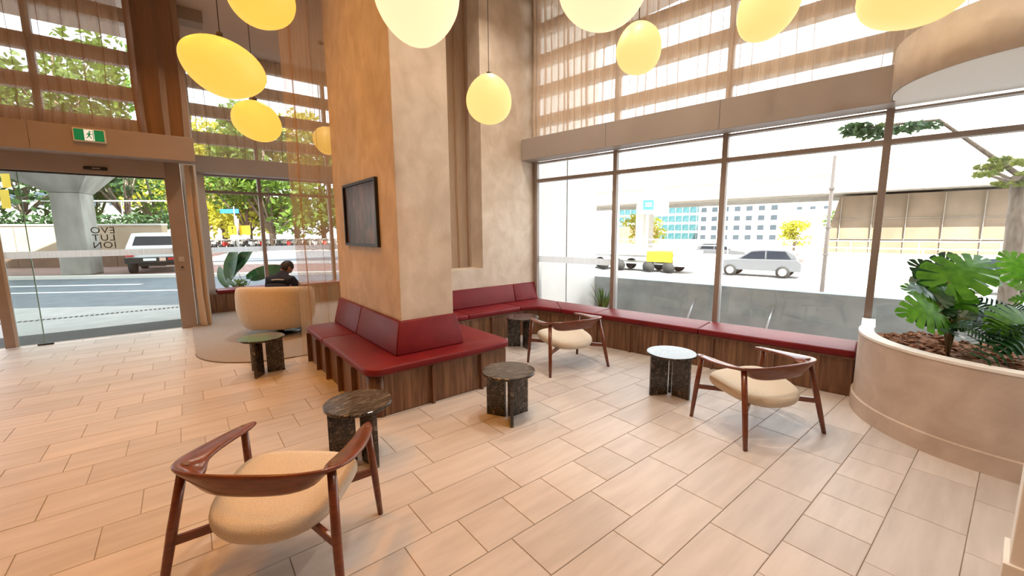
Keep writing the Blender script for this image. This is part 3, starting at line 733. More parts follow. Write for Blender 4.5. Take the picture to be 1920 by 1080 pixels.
# ---- picture on the column
pc = thing('wall_picture', 'dark framed brown and mauve picture set on the column face', 'picture', (CX0-.02, 4.595, 1.79))
y0, y1, z0, z1 = 4.078, 5.112, 1.448, 2.142; t_ = .028
for b in ((y0, y1, z0, z0+t_), (y0, y1, z1-t_, z1), (y0, y0+t_, z0+t_, z1-t_), (y1-t_, y1, z0+t_, z1-t_)):
    MB().box(CX0-.035, CX0-.001, b[0], b[1], b[2], b[3]).build('frame', M['black'], pc)
def artmat():
    m, nt, N, L, b = newmat('abstract_picture'); b.inputs['Roughness'].default_value = .35
    tc = N.new('ShaderNodeTexCoord'); mp = N.new('ShaderNodeMapping'); mp.inputs['Scale'].default_value = (1, 2.2, .8)
    L.new(tc.outputs['Object'], mp.inputs[0])
    nz = N.new('ShaderNodeTexNoise'); nz.inputs['Scale'].default_value = 2.6; nz.inputs['Detail'].default_value = 5; nz.inputs['Distortion'].default_value = 1.6
    L.new(mp.outputs[0], nz.inputs['Vector'])
    rp = N.new('ShaderNodeValToRGB'); e = rp.color_ramp.elements; e[0].position = .36; e[0].color = (.030, .020, .022, 1); e[1].position = .68; e[1].color = (.20, .12, .105, 1)
    k = e.new(.52); k.color = (.085, .055, .060, 1); L.new(nz.outputs['Fac'], rp.inputs[0]); L.new(rp.outputs[0], b.inputs['Base Color']); return m
MB().box(CX0-.012, CX0-.001, y0+t_, y1-t_, z0+t_, z1-t_).build('canvas', artmat(), pc)

# ---- exit sign under the beam
ex = thing('exit_sign', 'green and white running man emergency exit sign above the door', 'sign', (-.865, 8.40, 2.98))
MB().box(-1.03, -.70, 8.375, 8.419, 2.885, 3.065).build('housing', M['white'], ex, bevel=.008)
MB().box(-1.015, -.715, 8.371, 8.376, 2.90, 3.05).build('green_panel', M['green'], ex)
MB().box(-.915, -.815, 8.3685, 8.3715, 2.902, 3.048).build('white_panel', M['signwhite'], ex)
def fig(px, name): MB().prism(px, 0, .0012, lambda a, b, c: (-.865+a, 8.368-c, 2.975+b)).build(name, M['green'], ex)
fig([(.008+.011*math.cos(2*math.pi*k/14), .045+.011*math.sin(2*math.pi*k/14)) for k in range(14)], 'figure_head')
fig([(-.012, .030), (.010, .032), (.012, .010), (.004, -.012), (-.012, -.010), (-.010, .012)], 'figure_torso')
fig([(-.010, .028), (-.022, .018), (-.032, .002), (-.026, -.002), (-.016, .010), (-.006, .018)], 'figure_arm')
fig([(.008, .030), (.022, .014), (.036, .018), (.036, .011), (.020, .006), (.006, .018)], 'figure_arm')
fig([(-.002, -.008), (.006, -.012), (.020, -.024), (.022, -.048), (.014, -.048), (.010, -.028), (-.010, -.014)], 'figure_leg')
fig([(-.012, -.008), (-.002, -.012), (-.014, -.034), (-.036, -.046), (-.038, -.039), (-.020, -.028)], 'figure_leg')
fig([(.030, -.060), (.044, -.060), (.044, .060), (.030, .060), (.030, .054), (.038, .054), (.038, -.054), (.030, -.054)], 'figure_door')

# ---- pendant lamps
def lampmat(name, c, s):
    m, nt, N, L, b = newmat(name); b.inputs['Base Color'].default_value = (.32, .24, .14, 1); b.inputs['Roughness'].default_value = .5
    b.inputs['Emission Color'].default_value = (*c, 1); b.inputs['Emission Strength'].default_value = s; return m
LM = {'y': lampmat('lamp_glass_amber', (1, .56, .075), .90), 'p': lampmat('lamp_glass_cream', (1, .76, .44), 1.0), 'm': lampmat('lamp_glass_warm', (1, .66, .22), .92)}
LAMPS = [(489, -10, 59, 57, 0, 3.5, 'y', 'amber pebble pendant lamp above the lamp over the entrance, partly out of view'),
         (418, 128, 73, 50, 22, 3.2, 'y', 'amber pebble pendant lamp tilted like an egg beside the exit sign'),
         (481, 227, 43, 35, 24, 4.3, 'y', 'small amber pebble pendant lamp hanging next to the sheer curtain edge'),
         (782, -6, 79, 83, 0, 2.9, 'p', 'large cream pebble pendant lamp in front of the plaster column'),
         (917, 186, 42, 44, 8, 4.4, 'm', 'round warm pebble pendant lamp in front of the back wall slot'),
         (1130, -20, 82, 70, 0, 2.9, 'p', 'large cream pebble pendant lamp in front of the window curtain'),
         (1197, 91, 42, 45, 0, 4.3, 'm', 'small round warm pebble pendant lamp before the window curtain'),
         (1441, 12, 50, 63, 28, 3.6, 'm', 'slanted warm pebble pendant lamp before the window curtain'),
         (1717, -20, 92, 65, -6, 2.6, 'm', 'large warm pebble pendant lamp beside the curved bulkhead'),
         (613, 264, 24, 25, 0, 8.2, 'y', 'amber pebble pendant lamp glimpsed through the sheer curtain')]
fh = Vector((fwd.x, fwd.y, 0)).normalized(); rh = Vector((fh.y, -fh.x, 0))
for n_, (px, py, hw, hh, tilt, d, k, lab) in enumerate(LAMPS):
    c = pt(px, py, d); a = hw*d/FPX; b = hh*d/FPX; dep = (a+b)/2*.95
    t = thing('pendant_lamp', lab, 'pendant lamp', c, 0, 'pebble pendant lamps')
    mb = MB(); L = []; ct, st = math.cos(R(tilt)), math.sin(R(tilt))
    sd_ = Vector((n_*3.1, n_*1.7, .3))
    for j in range(1, 24):
        ph = math.pi*j/24; ring = []
        for i in range(40):
            th = 2*math.pi*i/40; v = Vector((math.sin(ph)*math.cos(th), math.sin(ph)*math.sin(th), math.cos(ph)))
            k_ = 1+.05*noise.noise(v*.9+sd_); u = v.x*a*k_*(1+.10*v.z*(1 if n_ % 2 else -1)); w = v.z*b*k_; q = v.y*dep*k_
            X = u*ct+w*st; Z = -u*st+w*ct
            ring.append(rh*X+fh*q+Vector((0, 0, Z)))
        L.append(ring)
    mb.loops(L); mb.build('shade', LM[k], t, keep=False)
    top = b*abs(ct)+.0
    tz = max(v[2] for v in mb.v if math.hypot(v[0], v[1]) < a*.35)
    MB().tube([(0, 0, tz-.01), (0, 0, tz+.025)], .022, 12).build('cap', M['cord'], t, keep=False)
    MB().tube([(0, 0, tz), (0, 0, CEIL-c.z-.02)], .0035, 6).build('cord', M['cord'], t, keep=False)
    MB().tube([(0, 0, CEIL-c.z-.03), (0, 0, CEIL-c.z)], .05, 20).build('ceiling_rose', M['cord'], t, keep=False)

# ---- curtains
def curtain(name, label, p0, p1, z0, z1, m, wave=.16, amp=.045, over=.55, seed=1, group=None, nz=6, flare=0.0, off=None):
    p0 = Vector(p0); p1 = Vector(p1); d = p1-p0; ln = d.length; d.normalize(); nn = Vector((-d.y, d.x, 0))
    rng = random.Random(seed); n = max(2, int(ln/wave)); xs = []
    cuts = [0]
    for i in range(n): cuts.append(cuts[-1]+rng.uniform(.55, 1.45))
    cuts = [c_*ln/cuts[-1] for c_ in cuts]
    path = []
    for i in range(n):
        w = cuts[i+1]-cuts[i]; A = amp*rng.uniform(.6, 1.25); ov = over*rng.uniform(.55, .95)
        for k in range(14):
            u = k/14; ph = 2*math.pi*u
            path.append((cuts[i]+w*(u+ov*math.sin(ph)*.30), A*math.cos(ph)*(1 if True else 0), rng.random()))
    path.append((ln, amp, 0))
    mb = MB(); L = []
    for j in range(nz+1):
        z = z0+(z1-z0)*j/nz; row = []
        k = 1+flare*(1-j/nz)
        for i, (x, a, r_) in enumerate(path):
            sway = .012*math.sin(x*5+j*1.3+seed)*(1-j/nz)
            v = p0+d*(x+sway)+nn*(a*k); row.append((v.x, v.y, z))
        L.append(row)
    mb.loops(L, cap=False, close=False)
    o = mb.build(name, m)
    return tag(o, label, 'curtain', group)
curtain('sheer_curtain', 'sheer tan curtain hanging above the shopfront window beam', W(2.36, -.13, 0), W(-2.6, -.13, 0), 3.075, CEIL-.02, M['sheer'], .12, .05, .9, 3)
curtain('sheer_curtain', 'sheer brown curtain hanging above the entrance door beam', (-4.0, 8.58, 0), (-.42, 8.58, 0), 3.12, CEIL-.02, M['sheer2'], .16, .05, .9, 5)
curtain('drawn_drape', 'bunched brown drape drawn aside beside the exit sign', (-.36, 8.56, 0), (.28, 8.56, 0), 3.105, CEIL-.02, M['drape'], .16, .075, .7, 8)
curtain('sheer_curtain', 'sheer brown curtain hanging above the niche window beam', (.36, 10.22, 0), (4.4, 10.22, 0), 3.10, CEIL-.12, M['sheer2'], .16, .05, .9, 9)
curtain('sheer_divider_curtain', 'floor length sheer tan curtain dividing the niche behind the column', (1.13, 5.80, 0), (4.40, 5.80, 0), .012, CEIL-.02, M['sheer3'], .20, .055, .9, 12, flare=.25, nz=10)
curtain('side_drape', 'narrow cream drape hanging beside the door jamb', (.17, 8.78, 0), (.29, 8.86, 0), .02, 2.72, M['cdrape'], .06, .04, .5, 14, nz=10, flare=.5)

# ---- planter with plants
CC = (4.93, -.06); PR = .95; PH = .70
def parc(r_, z, n=28):
    e0 = W(-1.87, -.01, 0)
    P = [(e0.x-.0, e0.y-(.95-r_), z)] + [(CC[0]+r_*math.cos(R(90+90*i/n)), CC[1]+r_*math.sin(R(90+90*i/n)), z) for i in range(n+1)] + [(CC[0]-r_, -2.58, z)]
    return P
pl = thing('planter', 'curved beige rendered planter box with a white rim', 'planter', (4.9, -.3, 0))
n_out = parc(PR, 0); 
mb = MB(); mb.loops([parc(PR, 0), parc(PR, PH-.012), ], cap=False, close=False)
mb.build('planter_wall', M['planter'], pl)
mb = MB(); mb.loops([parc(PR+.004, PH-.02), parc(PR+.004, PH), parc(PR-.10, PH), parc(PR-.10, PH-.25)], cap=False, close=False, smooth=False); mb.build('rim', M['white'], pl)
mb = MB(); mb.loops([parc(PR+.001, 0), parc(PR+.016, 0), parc(PR+.016, .135), parc(PR+.001, .142)], cap=False, close=False, smooth=False); mb.build('skirting', M['planter'], pl)
q = parc(PR-.09, 0); far = [W(-1.9, -.02, 0), W(-5.3, -.02, 0)]
soil = MB(); gx = 40
vs = []; 
for i in range(gx+1):
    for j in range(gx+1):
        x = 4.0+1.75*i/gx; y = -1.5+2.4*j/gx
        vs.append((x, y, .57+.05*noise.noise(Vector((x*3, y*3, 0)))+.025*noise.noise(Vector((x*14, y*14, 2)))))
def inpl(x, y):
    if (Vector((x, y, 0))-WP).dot(WN) > -.015: return False
    if y < CC[1]: return x > CC[0]-PR+.07
    return (math.hypot(x-CC[0], y-CC[1]) < PR-.07 or x > CC[0]) and y < .82
fs = [(i*(gx+1)+j, (i+1)*(gx+1)+j, (i+1)*(gx+1)+j+1, i*(gx+1)+j+1) for i in range(gx) for j in range(gx) if inpl(vs[i*(gx+1)+j][0], vs[i*(gx+1)+j][1]) or inpl(vs[(i+1)*(gx+1)+j+1][0], vs[(i+1)*(gx+1)+j+1][1])]
soil.add(vs, fs, True); soil.build('bark_mulch', M['mulch'], pl)['kind'] = 'stuff'
chips = MB(); rng = random.Random(4)
for i in range(900):
    x = rng.uniform(4.0, 5.6); y = rng.uniform(-1.0, .8)
    if not inpl(x, y): continue
    z = .585+.05*noise.noise(Vector((x*3, y*3, 0)))
    Rm = Euler((rng.uniform(-.6, .6), rng.uniform(-.6, .6), rng.uniform(0, 6.3))).to_matrix(); a, b, c_ = rng.uniform(.015, .045), rng.uniform(.006, .016), .004
    f = lambda x_, y_, z_: Vector((x, y, z))+Rm @ Vector((x_, y_, z_))
    chips.box(-a, a, -b, b, -c_, c_, f)
chips.build('bark_chips', M['mulch'], pl)['kind'] = 'stuff'

# leaves
def monstera_leaf():
    # split leaf in the XY plane, stalk end at the origin, tip along +Y, about unit length
    v = []; f = []; n = 7
    A = [158, 128, 104, 84, 66, 48, 30, 4]; T = [.02, .05, .14, .25, .37, .50, .63, .76]; LN = [.24, .40, .47, .48, .44, .37, .30, .24]
    def P3(x, y): return (x, y, -.50*x*x+.16*abs(x)-.28*(y-.3)**2)
    def ray_(i, u, da=0, s_=1):
        a = R(A[i]+da); return (s_*math.sin(a)*LN[i]*u, T[i]+math.cos(a)*LN[i]*u)
    for sg in (-1, 1):
        for i in range(n):
            g = 4.6 if i > 0 else 0; h = 4.6 if i < n-1 else 0
            am = R((A[i]+A[i+1])/2); lm = (LN[i]+LN[i+1])/2*1.05; tm = (T[i]+T[i+1])/2
            p = [(0, T[i]), ray_(i, .36, 0, sg), ray_(i, 1.0, -g, sg), (sg*math.sin(am)*lm, tm+math.cos(am)*lm), ray_(i+1, 1.0, h, sg), ray_(i+1, .36, 0, sg), (0, T[i+1])]
            k = len(v); v += [P3(*q) for q in p]
            f.append(tuple(range(k, k+7)) if sg < 0 else tuple(range(k+6, k-1, -1)))
    return v, f
def leaf_mesh(name, v, f, m):
    me = bpy.data.meshes.new(name); me.from_pydata(v, [], f); me.materials.append(m)
    for p in me.polygons: p.use_smooth = True
    return me
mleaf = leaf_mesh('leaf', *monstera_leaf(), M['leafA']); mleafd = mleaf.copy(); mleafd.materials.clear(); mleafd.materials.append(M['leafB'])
def palm_leaf():
    v = []; f = []
    n = 11
    for sg in (-1, 1):
        for i in range(n):
            t = .12+.86*i/n; L_ = .34*math.sin(math.pi*(.15+.75*t))**.8; k = len(v)
            zc = -.35*t*t; y0_, y1_ = t, t+.045
            ex, ey = sg*L_, t+.55*L_
            v += [(0, y0_, zc), (sg*L_*.5, y0_+.25*L_, zc+.03), (ex, ey, zc-.09), (sg*L_*.5, y1_+.33*L_, zc+.03), (0, y1_, zc)]
            f.append(tuple(range(k, k+5)) if sg > 0 else tuple(range(k+4, k-1, -1)))
    return v, f
pleaf = leaf_mesh('frond', *palm_leaf(), M['leafB'])
ribm = MB().tube([(0, 0, .004), (0, .3, .003), (0, .6, -.02), (0, .93, -.09)], [.010, .008, .006, .003], 5)
def leaf_at(plant, me, name, base, tip, size, facing, roll=0, root=None, stem_m=None):
    # base, tip in world; facing = approximate direction of the upper leaf side
    base = Vector(base); y = (Vector(tip)-base).normalized(); z = Vector(facing); z = (z-y*z.dot(y)).normalized(); x = y.cross(z)
    mt = Matrix((x*size, y*size, z*size)).transposed().to_4x4(); mt.translation = base
    inv = mw(plant).inverted()
    o = inst(me, name, plant, inv @ mt)
    if root is not None:
        rt_ = Vector(root); mid = (rt_+base)/2+Vector((0, 0, .10*(base-rt_).length)); mid.x = mid.x*.6+rt_.x*.4; mid.y = mid.y*.6+rt_.y*.4
        MB().tube([rt_, mid, base], [.009, .007, .005], 6).build('stalk', stem_m or M['stem'], plant)
    return o
tc_ = (CAM-Vector((4.7, .3, 1.0))).normalized()
up_ = Vector((0, 0, 1))
root = Vector((4.70, .30, .58)); mp_ = thing('monstera_plant', 'tall split leaf monstera with bright green leaves standing in the curved planter', 'plant', root)
def lf(plant, root, me, bpx, tpx, d, face=.6, name='leaf', dd=0, k=1.0):
    b = pt(*bpx, d); t = pt(*tpx, d+dd); s_ = (t-b).length*1.04*k
    fdir = tc_*face+up_*(1-face)
    return leaf_at(plant, me, name, b, t, s_, fdir, root=root)
DP = 3.15
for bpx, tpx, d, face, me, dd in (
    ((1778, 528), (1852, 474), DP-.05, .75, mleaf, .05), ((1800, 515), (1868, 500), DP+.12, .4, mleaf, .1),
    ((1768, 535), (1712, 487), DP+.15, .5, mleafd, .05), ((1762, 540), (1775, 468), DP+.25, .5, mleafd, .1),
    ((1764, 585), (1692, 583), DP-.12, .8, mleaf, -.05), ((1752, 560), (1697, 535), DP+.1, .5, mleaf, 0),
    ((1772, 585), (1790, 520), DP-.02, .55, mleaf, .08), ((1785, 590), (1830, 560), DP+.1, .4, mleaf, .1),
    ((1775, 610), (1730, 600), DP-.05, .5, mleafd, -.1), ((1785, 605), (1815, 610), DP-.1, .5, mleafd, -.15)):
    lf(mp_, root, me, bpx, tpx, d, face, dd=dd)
for tpx, d, dd in (((1885, 560), 3.2, .1), ((1890, 598), 3.1, -.05), ((1868, 625), 3.0, -.2), ((1850, 540), 3.3, .25)):
    lf(mp_, root, pleaf, (1785, 600), tpx, d, .35, name='frond', dd=dd)
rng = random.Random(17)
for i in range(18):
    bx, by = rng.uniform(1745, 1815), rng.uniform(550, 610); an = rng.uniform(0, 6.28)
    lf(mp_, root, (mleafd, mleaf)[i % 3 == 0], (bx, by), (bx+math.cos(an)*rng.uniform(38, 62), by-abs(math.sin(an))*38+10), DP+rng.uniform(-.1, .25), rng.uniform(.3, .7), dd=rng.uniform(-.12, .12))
root2 = Vector((4.55, -.28, .58)); mp2 = thing('palm_plant', 'dark green leafy plant spreading at the far end of the curved planter', 'plant', root2)
for bpx, tpx, d, face, me, dd in (((1925, 520), (1880, 470), 3.0, .7, mleaf, .1), ((1930, 600), (1858, 612), 2.85, .7, mleaf, -.05), ((1935, 560), (1890, 560), 3.0, .5, mleaf, .1), ((1940, 630), (1880, 650), 2.8, .5, mleafd, -.1), ((1960, 540), (2000, 480), 2.9, .5, mleaf, .05)):
    lf(mp2, root2, me, bpx, tpx, d, face, dd=dd)
for tpx, d, dd in (((1860, 555), 3.05, .1), ((1905, 565), 2.9, .1), ((1845, 610), 2.9, -.05), ((1835, 575), 3.0, .05), ((1850, 640), 2.8, -.1), ((1990, 560), 2.8, 0), ((1880, 590), 2.9, -.15)):
    lf(mp2, root2, pleaf, (1935, 610), tpx, d, .4, name='frond', dd=dd)

# ---- bird of paradise plant behind the niche bench glass
pr = Vector((1.05, 11.12, .10)); bpn = thing('paradise_plant', 'dark green broad leaf plant in a trough outside the niche window', 'plant', pr)
def paddle():
    v = []; f = []; n = 8
    for i in range(n+1):
        t = i/n; w = .17*math.sin(math.pi*min(1, t*.93+.05))**.7
        z = -.25*t*t
        v += [(-w, t, z+.05*(w/.17)), (0, t, z), (w, t, z+.05*(w/.17))]
    for i in range(n):
        k = i*3; f += [(k, k+1, k+4, k+3), (k+1, k+2, k+5, k+4)]
    return v, f
padm = leaf_mesh('leaf', *paddle(), M['leafC'])
for bpx, tpx, d in (((428, 540), (404, 500), 9.35), ((430, 530), (432, 462), 9.3), ((432, 525), (450, 470), 9.4), ((445, 508), (466, 465), 9.45), ((462, 520), (527, 500), 9.75), ((470, 525), (500, 516), 9.6), ((440, 535), (416, 520), 9.25)):
    b = pt(*bpx, d); t = pt(*tpx, d)
    leaf_at(bpn, padm, 'leaf', b, t, (t-b).length*1.05, -fh*.9+up_*.2, root=pr)
sh = MB(); rng = random.Random(3)
def leafcloud(mb, c, r, n, size, rng, flat=1.0):
    for i in range(n):
        while True:
            p = Vector((rng.uniform(-1, 1), rng.uniform(-1, 1), rng.uniform(-1, 1)))
            if p.length < 1: break
        p = p*(.55+.45*rng.random()) if p.length < .5 else p
        q = Vector(c)+Vector((p.x*r[0], p.y*r[1], p.z*r[2]*flat))
        a = Vector((rng.gauss(0, 1), rng.gauss(0, 1), rng.gauss(0, .7))).normalized(); b = a.orthogonal().normalized(); b = (b*math.cos(i)+a.cross(b)*math.sin(i))
        s_ = size*rng.uniform(.6, 1.3); k = len(mb.v)
        mb.v += [tuple(q-a*s_), tuple(q+b*s_*.5), tuple(q+a*s_), tuple(q-b*s_*.5)]; mb.f.append([k, k+1, k+2, k+3]); mb.sm.append(False)
def leafy(name, label, cat, base, clouds, m, size, trunk=None, group=None, seed=1, rad=.12):
    rng = random.Random(seed); t = thing(name, label, cat, base, 0, group)
    mb = MB()
    for c, r, n in clouds: leafcloud(mb, c, r, n, size, rng)
    me = bpy.data.meshes.new('foliage'); me.from_pydata(mb.v, [], mb.f); me.materials.append(m)
    o = bpy.data.objects.new('foliage', me); col.objects.link(o); o.parent = t; o.matrix_parent_inverse = mw(t).inverted()
    if trunk:
        for path, r0, r1 in trunk:
            n = len(path); MB().tube(path, [r0+(r1-r0)*i/(n-1) for i in range(n)], 8).build('trunk' if r0 > rad*.6 else 'branch', M['bark'], t)
    return t
c_ = pt(449, 533, 9.45); leafy('low_shrub', 'small leafy shrub at the foot of the broad leaf plant', 'shrub', (c_.x, c_.y, .1), [(c_, (.16, .14, .12), 120), ((c_.x, c_.y, .32), (.12, .12, .2), 60)], M['treeA'], .045, seed=5)
# trough the plants stand in
tr = MB().box(.36, 4.3, W2+.12, W2+.75, -.25, .12).build('plant_trough', M['conc'], bevel=.01); tag(tr, 'concrete trough outside the niche window', 'planter')

# ================================================================ OUTSIDE, ENTRANCE STREET
def strip(name, label, cat, t0, t1, p0, p1, z0, z1, m):
    return struct(MB().box(t0, min(t1, 7.8), p0, p1, z0-1.3, z1, S).build(name, m), label, cat)
fp = MB().prism([(-30, DW+.12), (.2, DW+.12), (.2, W2+.1), (5.2, W2+.1), tuple(S(7.8, -.5, 0)[:2]), tuple(S(-34, -.5, 0)[:2])], -.25, -.04).build('footpath', M['path']); struct(fp, 'pale paved footpath outside the entrance door', 'pavement')
em = MB().box(-4.1, -.12, DW+.13, DW+1.05, -.04, -.012).build('entrance_mat', M['mat']); tag(em, 'dark entrance mat outside the sliding door', 'mat')
gr = thing('drain_grate', 'narrow slotted drain across the footpath outside the door', 'drain', (-2, 11.8, -.04))
for i in range(70):
    x = -4.2+i*.075; MB().box(x, x+.045, 11.74, 11.86, -.041, -.034).build('slot', M['mat'], gr)
strip('road', 'blue grey asphalt street beyond the entrance', 'road', -60, 60, -.5, 6.6, -.25, -.10, M['asphalt'])
strip('road_line', 'white painted line along the street', 'road marking', -60, 60, 2.55, 2.72, -.10, -.095, M['line'])
strip('road_line_far', 'second white painted line along the far side of the street', 'road marking', -60, -4.0, 4.3, 4.5, -.10, -.095, M['line'])
strip('kerb', 'pale kerb on the far side of the street', 'kerb', -60, 60, 6.6, 6.9, -.25, .02, M['conc_lt'])
strip('far_footpath', 'red brick paved footpath on the far side of the street', 'pavement', -60, 60, 6.9, 60, -.25, 0, M['brickpath'])
# retaining wall in panels
rw = thing('retaining_wall', 'long tan retaining wall behind the bridge pier', 'wall', S(0, 11.6, 0))
for i in range(16):
    t0 = -30+i*2.2
    if t0 > -9.0: break
    MB().box(t0+.01, t0+2.19, 11.5, 11.9, 0, 2.02, S).build('panel', M['conc_tan'], rw)
    MB().box(t0, t0+2.2, 11.46, 11.94, 2.02, 2.10, S).build('coping', M['conc_lt'], rw)
    MB().box(t0+.01, t0+2.19, 11.47, 11.52, 0, .75, S).build('base_shade', M['wall_shade'], rw)  # dark band painting the shade on the wall's lower part
hdg = leafy('hedge', 'clipped dark hedge on top of the tan retaining wall', 'hedge', S(-12, 12.6, 0), [(S(-28+i*1.0, 12.75, 2.2), (.78, .78, .5), 170) for i in range(21)], M['treeC'], .13, seed=8)
fn = thing('wire_fence', 'thin white railed fence behind the hedge', 'fence', S(-12, 13.4, 0))
for z in (3.35,): MB().tube([S(-30, 13.75, z), S(-8.6, 13.75, z)], .035, 6).build('rail', M['line'], fn)
for i in range(7): MB().tube([S(-30+i*3.1, 13.75, 0), S(-30+i*3.1, 13.75, 3.35)], .03, 6).build('post', M['metal'], fn)
# bridge pier
pc_ = pt(114, 517, 15.9); bs = (pc_-SE); pt_t = bs.dot(ST); pt_p = bs.dot(SP)
pier = thing('bridge_pier', 'tall weathered concrete bridge pier with a flared head', 'pier', S(pt_t+.5, pt_p, 0))
PF = R(75); pr_ = Vector((math.sin(PF), -math.cos(PF), 0)); pf_ = Vector((math.cos(PF), math.sin(PF), 0))
def PQ(a, b, z): return Vector((pc_.x, pc_.y, 0))+pr_*a+pf_*b+Vector((0, 0, z))
w = .90; dp = 1.05
MB().box(0, w, 0, dp, 0, 3.2, PQ).build('shaft', M['conc'], pier, bevel=.05)
MB().hexa([PQ(0, -.02, 3.2), PQ(w, -.02, 3.2), PQ(w, dp, 3.2), PQ(0, dp, 3.2), PQ(-2.4, -.9, 4.5), PQ(w+.9, -.9, 4.5), PQ(w+.9, dp+1, 4.5), PQ(-2.4, dp+1, 4.5)]).build('flared_head', M['conc'], pier)
MB().box(-14, w+1.2, -1.4, dp+1.6, 4.5, 5.5, PQ).build('deck', M['conc'], pier)
# white utility vehicle, rear towards the street
u0 = S(0, 0, 0)
ul = pt(238, 516, 16.3); d_ = ul-SE; ut, up0 = d_.dot(ST), d_.dot(SP)
ute = thing('utility_vehicle', 'white utility vehicle with a canopy parked rear out by the tan wall', 'vehicle', (ul.x+.9, ul.y+2, 0))
UF = R(86); ur_ = Vector((math.sin(UF), -math.cos(UF), 0)); uf_ = Vector((math.cos(UF), math.sin(UF), 0))
def U(a, b, z): return Vector((ul.x, ul.y, 0))+ur_*a+uf_*b+Vector((0, 0, z))
WI = 1.88
MB().hexa([U(0, .15, .62), U(WI, .15, .62), U(WI, 4.2, .62), U(0, 4.2, .62), U(.02, .12, 1.02), U(WI-.02, .12, 1.02), U(WI-.02, 4.2, 1.02), U(.02, 4.2, 1.02)]).build('body', M['carwhite'], ute, bevel=.03)
MB().hexa([U(.02, .14, 1.02), U(WI-.02, .14, 1.02), U(WI-.02, 3.3, 1.02), U(.02, 3.3, 1.02), U(.24, .34, 1.62), U(WI-.24, .34, 1.62), U(WI-.24, 3.0, 1.66), U(.24, 3.0, 1.66)]).build('canopy', M['carwhite'], ute, bevel=.03)
MB().hexa([U(.24, .175, 1.13), U(WI-.24, .175, 1.13), U(WI-.24, .22, 1.13), U(.24, .22, 1.13), U(.36, .275, 1.50), U(WI-.36, .275, 1.50), U(WI-.36, .32, 1.50), U(.36, .32, 1.50)]).build('rear_window', M['carglass'], ute)
MB().hexa([U(.045, .5, 1.13), U(.045, 1.6, 1.13), U(.10, 1.6, 1.13), U(.10, .5, 1.13), U(.16, .55, 1.46), U(.16, 1.5, 1.46), U(.22, 1.5, 1.46), U(.22, .55, 1.46)]).build('side_window', M['carglass'], ute)
MB().box(-.02, WI+.02, -.05, .18, .42, .66, U).build('bumper', M['black'], ute, bevel=.03)
for a in (-.0, WI-.26): MB().box(a, a+.26, .09, .14, .70, .86, U).build('tail_light', M['tail'], ute)
MB().box(.55, .95, -.055, -.05, .52, .62, U).build('number_plate', M['line'], ute)
MB().box(1.05, 1.25, -.056, -.05, .50, .64, U).build('sticker', M['pink'], ute)
MB().box(1.32, 1.72, -.055, -.05, .54, .62, U).build('reflector', M['tail'], ute)
for a in (.12, WI-.12):
    for b in (.75, 3.6):
        MB().tube([U(a-.12, b, .36), U(a+.12, b, .36)], .36, 18).build('wheel', M['tyre'], ute)
MB().box(.35, WI-.35, .2, 3.9, .30, .60, U).build('chassis', M['black'], ute)
# signs
def sign_post(name, label, base_px, top_px, d, plates, cat='sign'):
    c = pt(*base_px, d); tp = pt(*top_px, d); t = thing(name, label, cat, (c.x, c.y, 0))
    MB().tube([(c.x, c.y, -.1), (c.x, c.y, tp.z)], .035, 8).build('post', M['metal'], t)
    for (x0, y0, x1, y1, m, off) in plates:
        a = pt(x0, y1, d-off); b = pt(x1, y0, d-off); u = (pt(x1, y1, d-off)-a)
        nn = fh*.02
        MB().hexa([a, a+u, a+u+nn, a+nn, Vector((a.x, a.y, b.z)), Vector((a.x+u.x, a.y+u.y, b.z)), Vector((a.x+u.x, a.y+u.y, b.z))+nn, Vector((a.x, a.y, b.z))+nn]).build('plate', m, t)
    return t
sign_post('yellow_sign_post', 'yellow sign plates on a grey post by the street', (8, 560), (16, 318), 11, [(5, 326, 20, 352, M['yellow'], .06), (4, 356, 20, 391, M['yellow'], .06)])
ys = sign_post('parking_sign_post', 'wide yellow sign over a white plate on a post among trees', (452, 500), (449, 405), 24, [(429, 423, 470, 440, M['yellow'], .06), (432, 441, 469, 447, M['line'], .06)])
sb = sign_post('street_name_sign', 'blue street name sign on a post among the trees', (449, 500), (447, 388), 25.5, [(413, 392, 448, 400, M['blue'], .06)])
a = pt(436, 431, 23.9)
mtx = lambda p: Matrix.Translation(p) @ Matrix((rh, Vector((0, 0, 1)), -fh)).transposed().to_4x4()
MB().prism([(-.02, -.2), (.02, -.2), (.02, .08), (.08, .08), (0, .22), (-.08, .08), (-.02, .08)], 0, .01, lambda x, y, z: pt(436, 431, 23.9)+rh*x+Vector((0, 0, y))-fh*z).build('arrow_mark', M['black'], ys)
MB().tube([pt(448, 440, 23.7), pt(446, 410, 23.7)], .05, 6).build('funnel_cap', M['bark'], ys)
# ground beyond the niche window
gx_ = MB().prism([tuple(S(-7, 11.6, 0)[:2]), tuple(S(12, 11.6, 0)[:2]), tuple(S(22, 90, 0)[:2]), tuple(S(-40, 90, 0)[:2])], -.2, .01).build('verge', M['path']); struct(gx_, 'pale paved verge beyond the street corner', 'pavement')
strip('side_road', 'second strip of grey asphalt beyond the street corner', 'road', -7.5, 60, 14, 27, 0, .02, M['asphalt'])
gw = MB().box(-21, -2, 33.2, 33.6, 0, 1.0, S).build('low_garden_wall', M['conc_lt']); tag(gw, 'low pale wall behind the parked motorbikes', 'wall')
